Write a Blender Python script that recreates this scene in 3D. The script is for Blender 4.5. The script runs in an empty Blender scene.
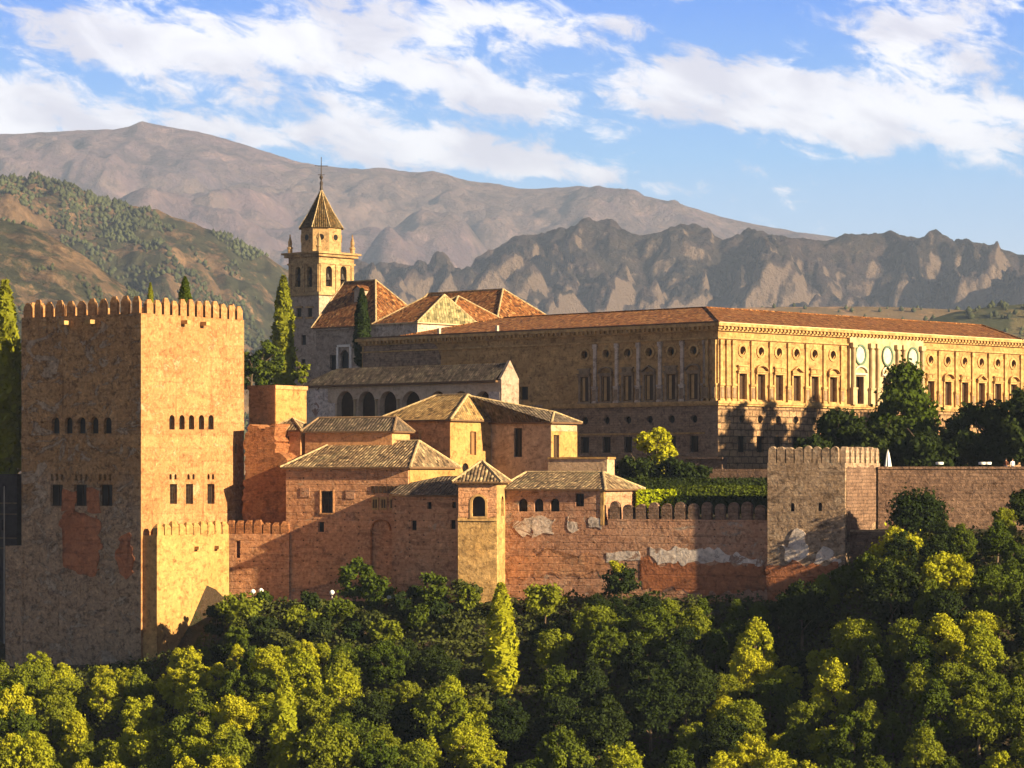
import bpy, bmesh, math, random
import numpy as np
from mathutils import Vector, Matrix

# ------------------------------------------------------------------ camera, sky, sun, exposure
S = bpy.context.scene
COL = S.collection
F, CX, HY = 2920.0, 512.0, 475.0          # focal length in pixels, image centre column, horizon row
rad = math.radians
cam = bpy.data.cameras.new('camera')
cam.sensor_width = 36.0
cam.lens = F / 1024 * 36.0
cam.shift_y = (HY - 384) / 1024
cam.clip_start = 1.0
cam.clip_end = 60000
camo = bpy.data.objects.new('camera', cam)
COL.objects.link(camo)
camo.rotation_euler = (rad(90), 0, 0)
S.camera = camo

SUN_AZ = rad(121.5)                          # compass bearing from +Y towards +X
SUN_EL = rad(18.5)
sdir = Vector((math.sin(SUN_AZ) * math.cos(SUN_EL), math.cos(SUN_AZ) * math.cos(SUN_EL), math.sin(SUN_EL)))
sun = bpy.data.lights.new('sun', 'SUN')
sun.energy = 5.0
sun.angle = rad(0.6)
sun.color = (1.0, 0.77, 0.455)
suno = bpy.data.objects.new('sun', sun)
COL.objects.link(suno)
suno.rotation_euler = sdir.to_track_quat('Z', 'Y').to_euler()

S.view_settings.view_transform = 'Standard'
S.view_settings.look = 'None'
S.view_settings.gamma = 1
S.view_settings.exposure = 1.62
S.cycles.use_denoising = True
S.cycles.max_bounces = 5
S.cycles.diffuse_bounces = 3
S.cycles.transmission_bounces = 2
S.cycles.volume_bounces = 0
S.cycles.use_adaptive_sampling = True
S.cycles.adaptive_threshold = 0.02


class NT:
    """small helper for building node trees"""
    def __init__(self, tree):
        self.t = tree
        self.n = tree.nodes
        self.l = tree.links

    def node(self, typ, **kw):
        nd = self.n.new(typ)
        for k, v in kw.items():
            setattr(nd, k, v)
        return nd

    def put(self, sock, v):
        if v is None:
            return
        if isinstance(v, bpy.types.NodeSocket):
            self.l.new(v, sock)
        elif isinstance(v, (tuple, list)):
            v = tuple(v)
            if sock.type == 'RGBA' and len(v) == 3:
                v = v + (1.0,)
            sock.default_value = v
        else:
            sock.default_value = v

    def m(self, op, a, b=None, c=None, clamp=False):
        nd = self.node('ShaderNodeMath', operation=op, use_clamp=clamp)
        self.put(nd.inputs[0], a)
        if b is not None:
            self.put(nd.inputs[1], b)
        if c is not None:
            self.put(nd.inputs[2], c)
        return nd.outputs[0]

    def vm(self, op, a, b=None):
        nd = self.node('ShaderNodeVectorMath', operation=op)
        self.put(nd.inputs[0], a)
        if b is not None:
            self.put(nd.inputs[1], b)
        return nd.outputs['Value'] if op in ('LENGTH', 'DOT_PRODUCT') else nd.outputs[0]

    def mix(self, f, a, b, blend='MIX'):
        nd = self.node('ShaderNodeMix', data_type='RGBA', blend_type=blend)
        self.put(nd.inputs[0], f)
        self.put(nd.inputs[6], a)
        self.put(nd.inputs[7], b)
        return nd.outputs[2]

    def noise(self, vec, scale, detail=4, rough=0.55, dist=0.0):
        nd = self.node('ShaderNodeTexNoise')
        self.put(nd.inputs['Vector'], vec)
        nd.inputs['Scale'].default_value = scale
        nd.inputs['Detail'].default_value = detail
        nd.inputs['Roughness'].default_value = rough
        nd.inputs['Distortion'].default_value = dist
        return nd.outputs['Fac']

    def ramp(self, f, lo, hi):
        nd = self.node('ShaderNodeMapRange', interpolation_type='SMOOTHSTEP')
        self.put(nd.inputs[0], f)
        nd.inputs[1].default_value = lo
        nd.inputs[2].default_value = hi
        return nd.outputs[0]

    def cramp(self, f, stops):
        nd = self.node('ShaderNodeValToRGB')
        e = nd.color_ramp.elements
        while len(e) < len(stops):
            e.new(0.5)
        for el, (p, c) in zip(e, stops):
            el.position = p
            el.color = tuple(c) + (1.0,)
        self.put(nd.inputs[0], f)
        return nd.outputs[0]

    def scale(self, vec, s):
        nd = self.node('ShaderNodeMapping')
        self.put(nd.inputs[0], vec)
        nd.inputs['Scale'].default_value = s
        return nd.outputs[0]


W = bpy.data.worlds.new('World')
S.world = W
W.use_nodes = True
wt = NT(W.node_tree)
wt.n.clear()
wout = wt.node('ShaderNodeOutputWorld')
bg = wt.node('ShaderNodeBackground')
bg.inputs[1].default_value = 0.10
sky = wt.node('ShaderNodeTexSky', sky_type='NISHITA')
sky.sun_disc = False
sky.sun_elevation = SUN_EL
sky.sun_rotation = SUN_AZ
sky.altitude = 700
sky.air_density = 1.0
sky.dust_density = 0.6
sky.ozone_density = 2.0
tc = wt.node('ShaderNodeTexCoord').outputs['Generated']
sx = wt.node('ShaderNodeSeparateXYZ')
wt.put(sx.inputs[0], tc)
X_, Y_, Z_ = sx.outputs
az = wt.m('ARCTAN2', X_, Y_)               # bearing, radians from +Y
el = wt.m('ARCSINE', Z_)                   # elevation, radians
SKYK = 1.0


def build_sky():
    w = wt
    # clear sky: deep blue overhead, pale towards the horizon
    lin = w.node('ShaderNodeMapRange')
    w.put(lin.inputs[0], el)
    lin.inputs[1].default_value = 0.0
    lin.inputs[2].default_value = 0.6
    blue = w.cramp(lin.outputs[0], [(0.0, (2.3, 2.5, 3.0)), (0.11, (2.0, 2.5, 3.2)), (0.18, (0.65, 1.85, 3.5)), (0.265, (0.0, 0.92, 3.5)), (0.5, (0.52, 0.64, 1.05)), (1.0, (0.46, 0.50, 0.70))])
    away = w.ramp(w.m('ABSOLUTE', az), 0.35, 1.1)
    blue = w.mix(away, blue, w.mix(1.0, blue, (1.0, .84, .72), 'MULTIPLY'))
    nis = w.mix(0.92, sky.outputs[0], blue)
    # direction coordinates for clouds: bearing, and elevation stretched
    cmb = w.node('ShaderNodeCombineXYZ')
    w.put(cmb.inputs[0], az)
    # clouds fall to the right a little
    w.put(cmb.inputs[1], w.m('MULTIPLY', w.m('ADD', el, w.m('MULTIPLY', az, 0.22)), 2.0))
    cv = cmb.outputs[0]
    big = w.noise(cv, 14.0, 7, 0.60, 0.5)
    fine = w.noise(cv, 60.0, 8, 0.66, 0.4)
    # cloud banks: (bearing, elevation, half width, half height, strength), radians
    banks = [(-0.130, 0.146, 0.070, 0.013, 0.95), (-0.06, 0.150, 0.05, 0.017, 0.9), (-0.165, 0.117, 0.05, 0.022, 0.95), (-0.148, 0.122, 0.035, 0.008, 0.5),
             (0.0, 0.154, 0.035, 0.012, .85), (-0.045, 0.112, 0.042, 0.010, 1.0), (0.016, 0.107, 0.05, 0.006, 0.7), (0.15, 0.112, 0.05, 0.014, 0.7), (0.0, 0.125, 0.028, 0.007, 0.8), (-0.02, 0.135, 0.04, 0.006, 0.5),
             (0.055, 0.129, 0.020, 0.009, 0.8), (0.088, 0.132, 0.045, 0.013, 1.0), (0.070, 0.122, 0.04, 0.006, 0.7),
             (0.135, 0.148, 0.035, 0.013, 0.8), (0.17, 0.12, 0.045, 0.012, 0.6), (0.155, 0.16, 0.03, 0.012, 0.6), (0.038, 0.152, 0.010, 0.004, .6), (0.03, 0.117, 0.010, 0.004, .7),
             (-0.10, 0.118, 0.018, 0.004, 0.6), (0.056, 0.163, 0.012, 0.004, 0.6), (0.02, 0.103, 0.05, 0.004, 0.4)]
    tot = None
    wob = w.m('MULTIPLY', w.m('SUBTRACT', big, 0.5), 0.035)
    for a, e, wa, he, s in banks:
        u = w.m('DIVIDE', w.m('SUBTRACT', az, a), wa * .92)
        v = w.m('DIVIDE', w.m('SUBTRACT', w.m('ADD', w.m('ADD', el, w.m('MULTIPLY', w.m('SUBTRACT', az, a), 0.18)), w.m('MULTIPLY', wob, 0.25)), e), he * .85)
        r2 = w.m('ADD', w.m('MULTIPLY', u, u), w.m('MULTIPLY', v, v))
        g = w.m('MULTIPLY', w.m('EXPONENT', w.m('MULTIPLY', r2, -0.8)), s)
        tot = g if tot is None else w.m('ADD', tot, g)
    # higher up and all round the sky is broken cloud
    high = w.m('MULTIPLY', w.ramp(el, 0.17, 0.3), 0.10)
    dens = w.m('ADD', w.m('ADD', w.m('MINIMUM', tot, 1.1), high), w.m('MULTIPLY', w.m('SUBTRACT', big, 0.5), 1.7))
    dens = w.m('ADD', dens, w.m('MULTIPLY', w.m('SUBTRACT', fine, 0.5), 2.4))
    cov = w.ramp(dens, 0.38, 0.98)
    # cloud high above fades: the overhead light stays weak
    cov = w.m('MULTIPLY', cov, w.ramp(el, 0.5, 0.22))
    shade = w.noise(cv, 24.0, 5, 0.55, 0.4)
    ccol = w.mix(w.ramp(shade, 0.35, 0.62), (3.0, 2.9, 3.25), (4.3, 4.2, 4.3))
    col = w.mix(w.m('MULTIPLY', cov, 0.93), nis, ccol)
    # towards the sun the cloud light is warm, overhead it is a soft warm white
    w.put(bg.inputs[0], col)
    w.l.new(bg.outputs[0], wout.inputs[0])


build_sky()

# ------------------------------------------------------------------ helpers
def P(px, py, Y):
    return Vector(((px - CX) / F * Y, Y, (HY - py) / F * Y))


def link(name, mesh, mats=(), parent=None, loc=None):
    o = bpy.data.objects.new(name, mesh)
    COL.objects.link(o)
    for mt in mats:
        if mt is not None and mesh is not None and len(mesh.materials) < len(mats):
            mesh.materials.append(mt)
    if parent is not None:
        o.parent = parent
    if loc is not None:
        o.location = loc
    return o


def tag(o, label, cat, group=None):
    o['label'] = label
    o['category'] = cat
    if group:
        o['group'] = group
    return o


def empty(name, loc, rz=0.0):
    o = bpy.data.objects.new(name, None)
    o.empty_display_size = 1.0
    COL.objects.link(o)
    o.location = loc
    o.rotation_euler = (0, 0, rz)
    return o


class MB:
    """mesh builder: faces with a material slot; UVs in metres (u level along the face, v up the face)"""
    def __init__(self):
        self.v, self.f, self.mi = [], [], []

    def face(self, pts, mi=0):
        i = len(self.v)
        self.v.extend([tuple(p) for p in pts])
        self.f.append(tuple(range(i, i + len(pts))))
        self.mi.append(mi)

    def box(self, x0, x1, y0, y1, z0, z1, mi=0, bottom=True):
        a = [(x0, y0, z0), (x1, y0, z0), (x1, y1, z0), (x0, y1, z0), (x0, y0, z1), (x1, y0, z1), (x1, y1, z1), (x0, y1, z1)]
        fs = [(0, 1, 5, 4), (1, 2, 6, 5), (2, 3, 7, 6), (3, 0, 4, 7), (4, 5, 6, 7)]
        if bottom:
            fs.append((3, 2, 1, 0))
        for f in fs:
            self.face([a[k] for k in f], mi)

    def ring(self, pts0, pts1, mi=0):
        n = len(pts0)
        for k in range(n):
            j = (k + 1) % n
            self.face([pts0[k], pts0[j], pts1[j], pts1[k]], mi)

    def lathe(self, prof, seg=12, mi=0, c=(0, 0)):
        rings = []
        for r, z in prof:
            rings.append([(c[0] + r * math.cos(2 * math.pi * k / seg), c[1] + r * math.sin(2 * math.pi * k / seg), z) for k in range(seg)])
        for a, b in zip(rings, rings[1:]):
            self.ring(a, b, mi)
        self.face(rings[-1], mi)

    def tube(self, a, b, r, seg=6, mi=0):
        a, b = Vector(a), Vector(b)
        d = (b - a).normalized()
        up = Vector((0, 0, 1)) if abs(d.z) < 0.9 else Vector((1, 0, 0))
        s = d.cross(up).normalized()
        t = s.cross(d)
        A = [a + (s * math.cos(2 * math.pi * k / seg) + t * math.sin(2 * math.pi * k / seg)) * r for k in range(seg)]
        B = [p + (b - a) for p in A]
        self.ring(A, B, mi)
        self.face(B, mi)
        self.face(A[::-1], mi)

    def mesh(self, name):
        me = bpy.data.meshes.new(name)
        me.from_pydata(self.v, [], self.f)
        me.polygons.foreach_set('material_index', self.mi)
        uv = me.uv_layers.new(name='UVMap')
        d = np.zeros(len(me.loops) * 2, dtype=np.float32)
        li = 0
        for f in self.f:
            p = [Vector(self.v[k]) for k in f]
            n = Vector((0, 0, 0))
            for k in range(len(p)):
                q, r = p[k], p[(k + 1) % len(p)]
                n += Vector(((q.y - r.y) * (q.z + r.z), (q.z - r.z) * (q.x + r.x), (q.x - r.x) * (q.y + r.y)))
            n = n.normalized() if n.length > 1e-9 else Vector((0, 0, 1))
            if abs(n.z) > 0.98:
                u, v = Vector((1, 0, 0)), Vector((0, 1, 0))
            else:
                u = Vector((-n.y, n.x, 0)).normalized()
                v = n.cross(u)
            for q in p:
                d[li] = q.dot(u)
                d[li + 1] = q.dot(v)
                li += 2
        uv.data.foreach_set('uv', d)
        me.update()
        return me

    def obj(self, name, mats, parent=None, loc=None):
        if not isinstance(mats, (tuple, list)):
            mats = (mats,)
        return link(name, self.mesh(name), mats, parent, loc)


def outline(s0, s1, z0, z1, kind):
    """outline of an opening, anticlockwise in (s, z)"""
    if kind == 'rect':
        return [(s0, z0), (s1, z0), (s1, z1), (s0, z1)]
    w = s1 - s0
    c = (s0 + s1) / 2
    if kind == 'arch':
        r = w / 2
        zz = max(z0, z1 - r)
        n = 10
        return [(s0, z0), (s1, z0)] + [(c + r * math.cos(math.pi * k / n), zz + (z1 - zz) * math.sin(math.pi * k / n)) for k in range(n + 1)]
    n = 16
    zc = (z0 + z1) / 2
    return [(c + w / 2 * math.cos(2 * math.pi * k / n), zc + (z1 - z0) / 2 * math.sin(2 * math.pi * k / n)) for k in range(n)]


def panel(mb, o, sd, n, s0, s1, z0, z1, ops, depth=0.4, mi=0):
    """a wall face with real openings; ops = [(s0, s1, z0, z1, kind)]; o origin, sd along the face, n outward"""
    o, sd, n = Vector(o), Vector(sd), Vector(n)
    flip = sd.cross(Vector((0, 0, 1))).dot(n) < 0

    def pt(s, z, d=0.0):
        return o + sd * s + Vector((0, 0, z)) - n * d

    def fc(pts):
        mb.face(pts[::-1] if flip else pts, mi)
    ops = [q for q in ops if q[0] > s0 + .01 and q[1] < s1 - .01 and q[2] > z0 + .005 and q[3] < z1 - .01]
    # cut into columns, then fill between the openings of each column
    cuts = sorted({s0, s1} | {q[0] for q in ops} | {q[1] for q in ops})
    for a, b in zip(cuts, cuts[1:]):
        if b - a < 1e-5:
            continue
        inside = sorted([(q[2], q[3]) for q in ops if q[0] < b - 1e-6 and q[1] > a + 1e-6])
        z = z0
        for q0, q1 in inside:
            if q0 > z + 1e-5:
                fc([pt(a, z), pt(b, z), pt(b, q0), pt(a, q0)])
            z = max(z, q1)
        if z < z1 - 1e-5:
            fc([pt(a, z), pt(b, z), pt(b, z1), pt(a, z1)])
    for q in ops:
        a, b, c, d, kind = q[:5]
        ol = outline(a, b, c, d, kind)
        if kind != 'rect':
            mid = (a + b) / 2
            corners = [(b, d), (a, d)] if kind == 'arch' else [(b, d), (a, d), (a, c), (b, c)]
            for cs, cz in corners:
                sg = 1 if cs > mid else -1
                tz = 1 if cz > (c + d) / 2 else -1
                lim = (d - (b - a) / 2) if kind == 'arch' else (c + d) / 2
                arc = [p for p in ol if (p[0] - mid) * sg > -1e-6 and (p[1] - lim) * tz > -1e-6]
                for p, r in zip(arc, arc[1:]):
                    tri = [pt(cs, cz), pt(*p), pt(*r)]
                    nn = (tri[1] - tri[0]).cross(tri[2] - tri[0])
                    if nn.length < 1e-9:
                        continue
                    if nn.dot(n) < 0:
                        tri = tri[::-1]
                    mb.face(tri, mi)
        for k in range(len(ol)):
            p, r = ol[k], ol[(k + 1) % len(ol)]
            fc([pt(p[0], p[1], depth), pt(r[0], r[1], depth), pt(*r), pt(*p)][::-1])


WIN = {}


def window_mesh(w, h, kind, style):
    """window in its own plane: x along, z up from the sill, -y outward; slot 0 frame, slot 1 pane"""
    key = (round(w, 2), round(h, 2), kind, style)
    if key in WIN:
        return WIN[key]
    mb = MB()
    ol = outline(-w / 2, w / 2, 0, h, kind)
    mb.face([(a, 0.03, b) for a, b in ol], 1)
    t = min(0.10, w * 0.14)
    if style != 'bare':
        c = (sum(p[0] for p in ol) / len(ol), sum(p[1] for p in ol) / len(ol))
        k = 1 - 2 * t / w
        inn = [(a * k, (b - h / 2) * (1 - 2 * t / h) + h / 2) for a, b in ol]
        mb.ring([(a, -.05, b) for a, b in ol], [(a, -.05, b) for a, b in inn], 0)
        mb.ring([(a, -.05, b) for a, b in inn], [(a, .028, b) for a, b in inn], 0)
    if style in ('cross', 'mullion', 'shutter'):
        mb.box(-t / 2, t / 2, -.06, .02, 0, h * (.8 if kind == 'arch' else 1) - .02, 0)
    if style == 'cross':
        for q in (.36, .68):
            mb.box(-w / 2 + t, w / 2 - t, -.055, .02, h * q - t / 3, h * q + t / 3, 0)
    if style == 'shutter':
        mb.box(t / 2, w / 2 - t, -.035, .0, t, h - t, 0)
    if style == 'lattice':
        for q in (-.2, .2):
            mb.box(w * q - t / 4, w * q + t / 4, -.055, .02, .01, h * .86, 0)
        for q in (.2, .4, .6, .8):
            mb.box(-w / 2 + t, w / 2 - t, -.058, .02, h * q - t / 4, h * q + t / 4, 0)
    me = mb.mesh('window')
    WIN[key] = me
    return me


class Bld:
    """a building: local x runs along its right-hand face, local y along its left-hand face, from the near corner"""
    def __init__(self, name, label, cat, px, Yc, a, zb, group=None):
        self.a = rad(a)
        self.R = Vector((math.sin(self.a), math.cos(self.a), 0))
        self.L = Vector((-math.cos(self.a), math.sin(self.a), 0))
        self.C = Vector(((px - CX) / F * Yc, Yc, 0))
        self.zb = zb
        self.e = empty(name, (self.C.x, self.C.y, zb), math.pi / 2 - self.a)
        tag(self.e, label, cat, group)

    def left(self, px, x0=0.0):
        """distance along the left face (plane x = x0) seen at column px"""
        q = (px - CX) / F
        o = self.C + self.R * x0
        return (q * o.y - o.x) / (self.L.x - q * self.L.y)

    def right(self, px, y0=0.0):
        q = (px - CX) / F
        o = self.C + self.L * y0
        return (q * o.y - o.x) / (self.R.x - q * self.R.y)

    def z(self, py, x=0.0, y=0.0):
        p = self.C + self.R * x + self.L * y
        return (HY - py) / F * p.y - self.zb

    def lop(self, px0, py0, px1, py1, kind='rect', x0=0.0):
        a, b = sorted((self.left(px0, x0), self.left(px1, x0)))
        m = (a + b) / 2
        return (a, b, self.z(py1, x0, m), self.z(py0, x0, m), kind)

    def rop(self, px0, py0, px1, py1, kind='rect', y0=0.0):
        a, b = sorted((self.right(px0, y0), self.right(px1, y0)))
        m = (a + b) / 2
        return (a, b, self.z(py1, m, y0), self.z(py0, m, y0), kind)

    def body(self, wr, wl, z0, z1, lops=(), rops=(), mats=None, name='wall', depth=0.4, x0=0.0, y0=0.0, top=True, wmats=None, style='cross', part=None, wname='window', lmi=0):
        """closed block with openings in the two seen faces; windows fill them"""
        mb = MB()
        panel(mb, (x0, 0, 0), (0, 1, 0), (-1, 0, 0), y0, y0 + wl, z0, z1, list(lops), depth, lmi)
        panel(mb, (0, y0, 0), (1, 0, 0), (0, -1, 0), x0, x0 + wr, z0, z1, list(rops), depth)
        x1, y1 = x0 + wr, y0 + wl
        mb.face([(x1, y0, z0), (x1, y1, z0), (x1, y1, z1), (x1, y0, z1)])
        mb.face([(x1, y1, z0), (x0, y1, z0), (x0, y1, z1), (x1, y1, z1)])
        if top:
            mb.face([(x0, y0, z1), (x1, y0, z1), (x1, y1, z1), (x0, y1, z1)])
        o = mb.obj(name, mats, part or self.e)
        if wmats:
            self.windows(lops, 'L', wmats, depth, x0, style, o if part else self.e, wname)
            self.windows(rops, 'R', wmats, depth, y0, style, o if part else self.e, wname)
        return o

    def windows(self, ops, side, wmats, depth, off, style, parent=None, wname='window'):
        for q in ops:
            a, b, c, d, kind = q[:5]
            st = q[5] if len(q) > 5 else style
            if st == 'none':
                continue
            me = window_mesh(b - a, d - c, kind, st)
            w = link(wname, me, wmats, parent or self.e)
            m = (a + b) / 2
            if side == 'L':
                w.location = (off + depth - .06, m, c)
                w.rotation_euler = (0, 0, -math.pi / 2)
            else:
                w.location = (m, off + depth - .06, c)


def roof_faces(faces, th=0.22):
    """roof mesh from sloped faces (lists of points, eave first two); adds fascia and soffit"""
    mb = MB()
    for f in faces:
        mb.face(f, 0)
    return mb


def hip(b, x0, x1, y0, y1, z, h, axis='y', inset0=None, inset1=None, ov=0.5, mats=None, th=0.2, caps=True, name='roof', parent=None, sag=0):
    """hip roof in local coordinates; ridge along axis; inset0/1 = ridge ends' distance from the eaves"""
    x0 -= ov; x1 += ov; y0 -= ov; y1 += ov
    mb = MB()
    if axis == 'y':
        w = (x1 - x0) / 2
        i0 = w if inset0 is None else inset0 + ov
        i1 = w if inset1 is None else inset1 + ov
        xm = (x0 + x1) / 2
        r0, r1 = (xm, y0 + i0, z + h), (xm, max(y0 + i0 + .01, y1 - i1), z + h)
    else:
        w = (y1 - y0) / 2
        i0 = w if inset0 is None else inset0 + ov
        i1 = w if inset1 is None else inset1 + ov
        ym = (y0 + y1) / 2
        r0, r1 = (x0 + i0, ym, z + h), (max(x0 + i0 + .01, x1 - i1), ym, z + h)
    A, B, C, D = (x0, y0, z), (x1, y0, z), (x1, y1, z), (x0, y1, z)
    if axis == 'y':
        mb.face([A, B, r0]); mb.face([B, C, r1, r0]); mb.face([C, D, r1]); mb.face([D, A, r0, r1])
        hips = [(A, r0), (B, r0), (C, r1), (D, r1), (r0, r1)]
    else:
        mb.face([A, B, r1, r0]); mb.face([B, C, r1]); mb.face([C, D, r0, r1]); mb.face([D, A, r0])
        hips = [(A, r0), (D, r0), (B, r1), (C, r1), (r0, r1)]
    lo = [(p[0], p[1], p[2] - th) for p in (A, B, C, D)]
    mb.ring(lo, [A, B, C, D], 1)
    mb.face(lo[::-1], 1)
    o = mb.obj(name, (mats[0], mats[1]), parent or b.e)
    if caps:
        for p, q in hips:
            c = MB()
            c.tube(p, q, 0.16, 6)
            c.obj('ridge_tile', mats[2], o)
    return o


def merlon_mesh(w, d, h, kind='point'):
    mb = MB()
    hb = h * .68
    mb.box(-w / 2, w / 2, -d / 2, d / 2, -.01, hb, 0, False)
    if kind == 'point':
        k = [(-w / 2, -d / 2, hb), (w / 2, -d / 2, hb), (w / 2, d / 2, hb), (-w / 2, d / 2, hb)]
        t = [(-w * .26, -d * .2, h), (w * .26, -d * .2, h), (w * .26, d * .2, h), (-w * .26, d * .2, h)]
        mb.ring(k, t); mb.face(t)
    else:
        n = 6
        prev = None
        for i in range(n + 1):
            an = math.pi * i / n
            cur = (-w / 2 * math.cos(an), hb + (h - hb) * math.sin(an))
            if prev:
                mb.face([(prev[0], -d / 2, prev[1]), (cur[0], -d / 2, cur[1]), (cur[0], d / 2, cur[1]), (prev[0], d / 2, prev[1])][::-1])
                mb.face([(0, -d / 2, hb), (cur[0], -d / 2, cur[1]), (prev[0], -d / 2, prev[1])][::-1])
                mb.face([(0, d / 2, hb), (cur[0], d / 2, cur[1]), (prev[0], d / 2, prev[1])])
            prev = cur
    return mb.mesh('merlon')


def merlon_row(b, axis, at, s0, s1, n, z, me, mat, jitter=0.06, rng=random.Random(5)):
    """n merlons between s0 and s1 along the local axis, the other coordinate = at"""
    for k in range(n):
        s = s0 + (s1 - s0) * (k + .5) / n
        o = link('merlon', me, (mat,), b.e)
        if axis == 'x':
            o.location = (s, at, z)
        else:
            o.location = (at, s, z)
            o.rotation_euler = (0, 0, math.pi / 2)
        o.scale = (1 + rng.uniform(-jitter, jitter), 1, 1 + rng.uniform(-jitter, jitter) * 2)


def patch(b, side, pts, mat, th=0.05, off=0.0, name='plaster_patch', rough=0.25, seed=1):
    """irregular coat of render standing a little proud of a wall face; pts = columns and rows seen"""
    rng = random.Random(seed)
    loc = []
    for k in range(len(pts)):
        a, c = pts[k], pts[(k + 1) % len(pts)]
        n = max(2, int(math.hypot(a[0] - c[0], a[1] - c[1]) / 2.2))
        for i in range(n):
            t = i / n
            px = a[0] + (c[0] - a[0]) * t
            py = a[1] + (c[1] - a[1]) * t
            if side == 'L':
                s = b.left(px, off); z = b.z(py, off, s)
            else:
                s = b.right(px, off); z = b.z(py, s, off)
            loc.append((s, z))
    m_ = len(loc)
    da = [rng.uniform(-1, 1) for _ in loc]
    db = [rng.uniform(-1, 1) for _ in loc]
    for _ in range(2):
        da = [(da[k - 1] + 2 * da[k] + da[(k + 1) % m_]) / 3.2 for k in range(m_)]
        db = [(db[k - 1] + 2 * db[k] + db[(k + 1) % m_]) / 3.2 for k in range(m_)]
    loc = [(s + da[k] * rough * 1.5, z + db[k] * rough * 1.5) for k, (s, z) in enumerate(loc)]
    bm = bmesh.new()
    f = off - th
    B = off + 0.04
    if side == 'L':
        v0 = [bm.verts.new((f, s, z)) for s, z in loc]
        v1 = [bm.verts.new((B, s, z)) for s, z in loc]
    else:
        v0 = [bm.verts.new((s, f, z)) for s, z in loc]
        v1 = [bm.verts.new((s, B, z)) for s, z in loc]
    n = len(loc)
    face = bm.faces.new(v0)
    for k in range(n):
        bm.faces.new((v0[k], v0[(k + 1) % n], v1[(k + 1) % n], v1[k]))
    bmesh.ops.triangulate(bm, faces=[face])
    bmesh.ops.recalc_face_normals(bm, faces=bm.faces)
    uvl = bm.loops.layers.uv.new('UVMap')
    for fa in bm.faces:
        for lp in fa.loops:
            co = lp.vert.co
            lp[uvl].uv = (co.y if side == 'L' else co.x, co.z)
    me = bpy.data.meshes.new(name)
    bm.to_mesh(me)
    bm.free()
    # keep the seen face towards the viewer
    return link(name, me, (mat,), b.e)

# ------------------------------------------------------------------ materials
M = {}


def new_mat(name):
    m = bpy.data.materials.new(name)
    m.use_nodes = True
    t = NT(m.node_tree)
    t.n.clear()
    out = t.node('ShaderNodeOutputMaterial')
    bs = t.node('ShaderNodeBsdfPrincipled')
    bs.inputs['Roughness'].default_value = 0.9
    bs.inputs['Specular IOR Level'].default_value = 0.15
    t.l.new(bs.outputs[0], out.inputs[0])
    M[name] = m
    return m, t, bs, out


def plain(name, col, rough=0.8, var=0.15, scale=1.5):
    m, t, bs, out = new_mat(name)
    pos = t.node('ShaderNodeNewGeometry').outputs['Position']
    n = t.noise(pos, scale, 5, 0.6)
    c = t.mix(t.ramp(n, .3, .7), tuple(x * (1 - var) for x in col), tuple(x * (1 + var) for x in col))
    t.put(bs.inputs['Base Color'], c)
    bs.inputs['Roughness'].default_value = rough
    return m


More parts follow.
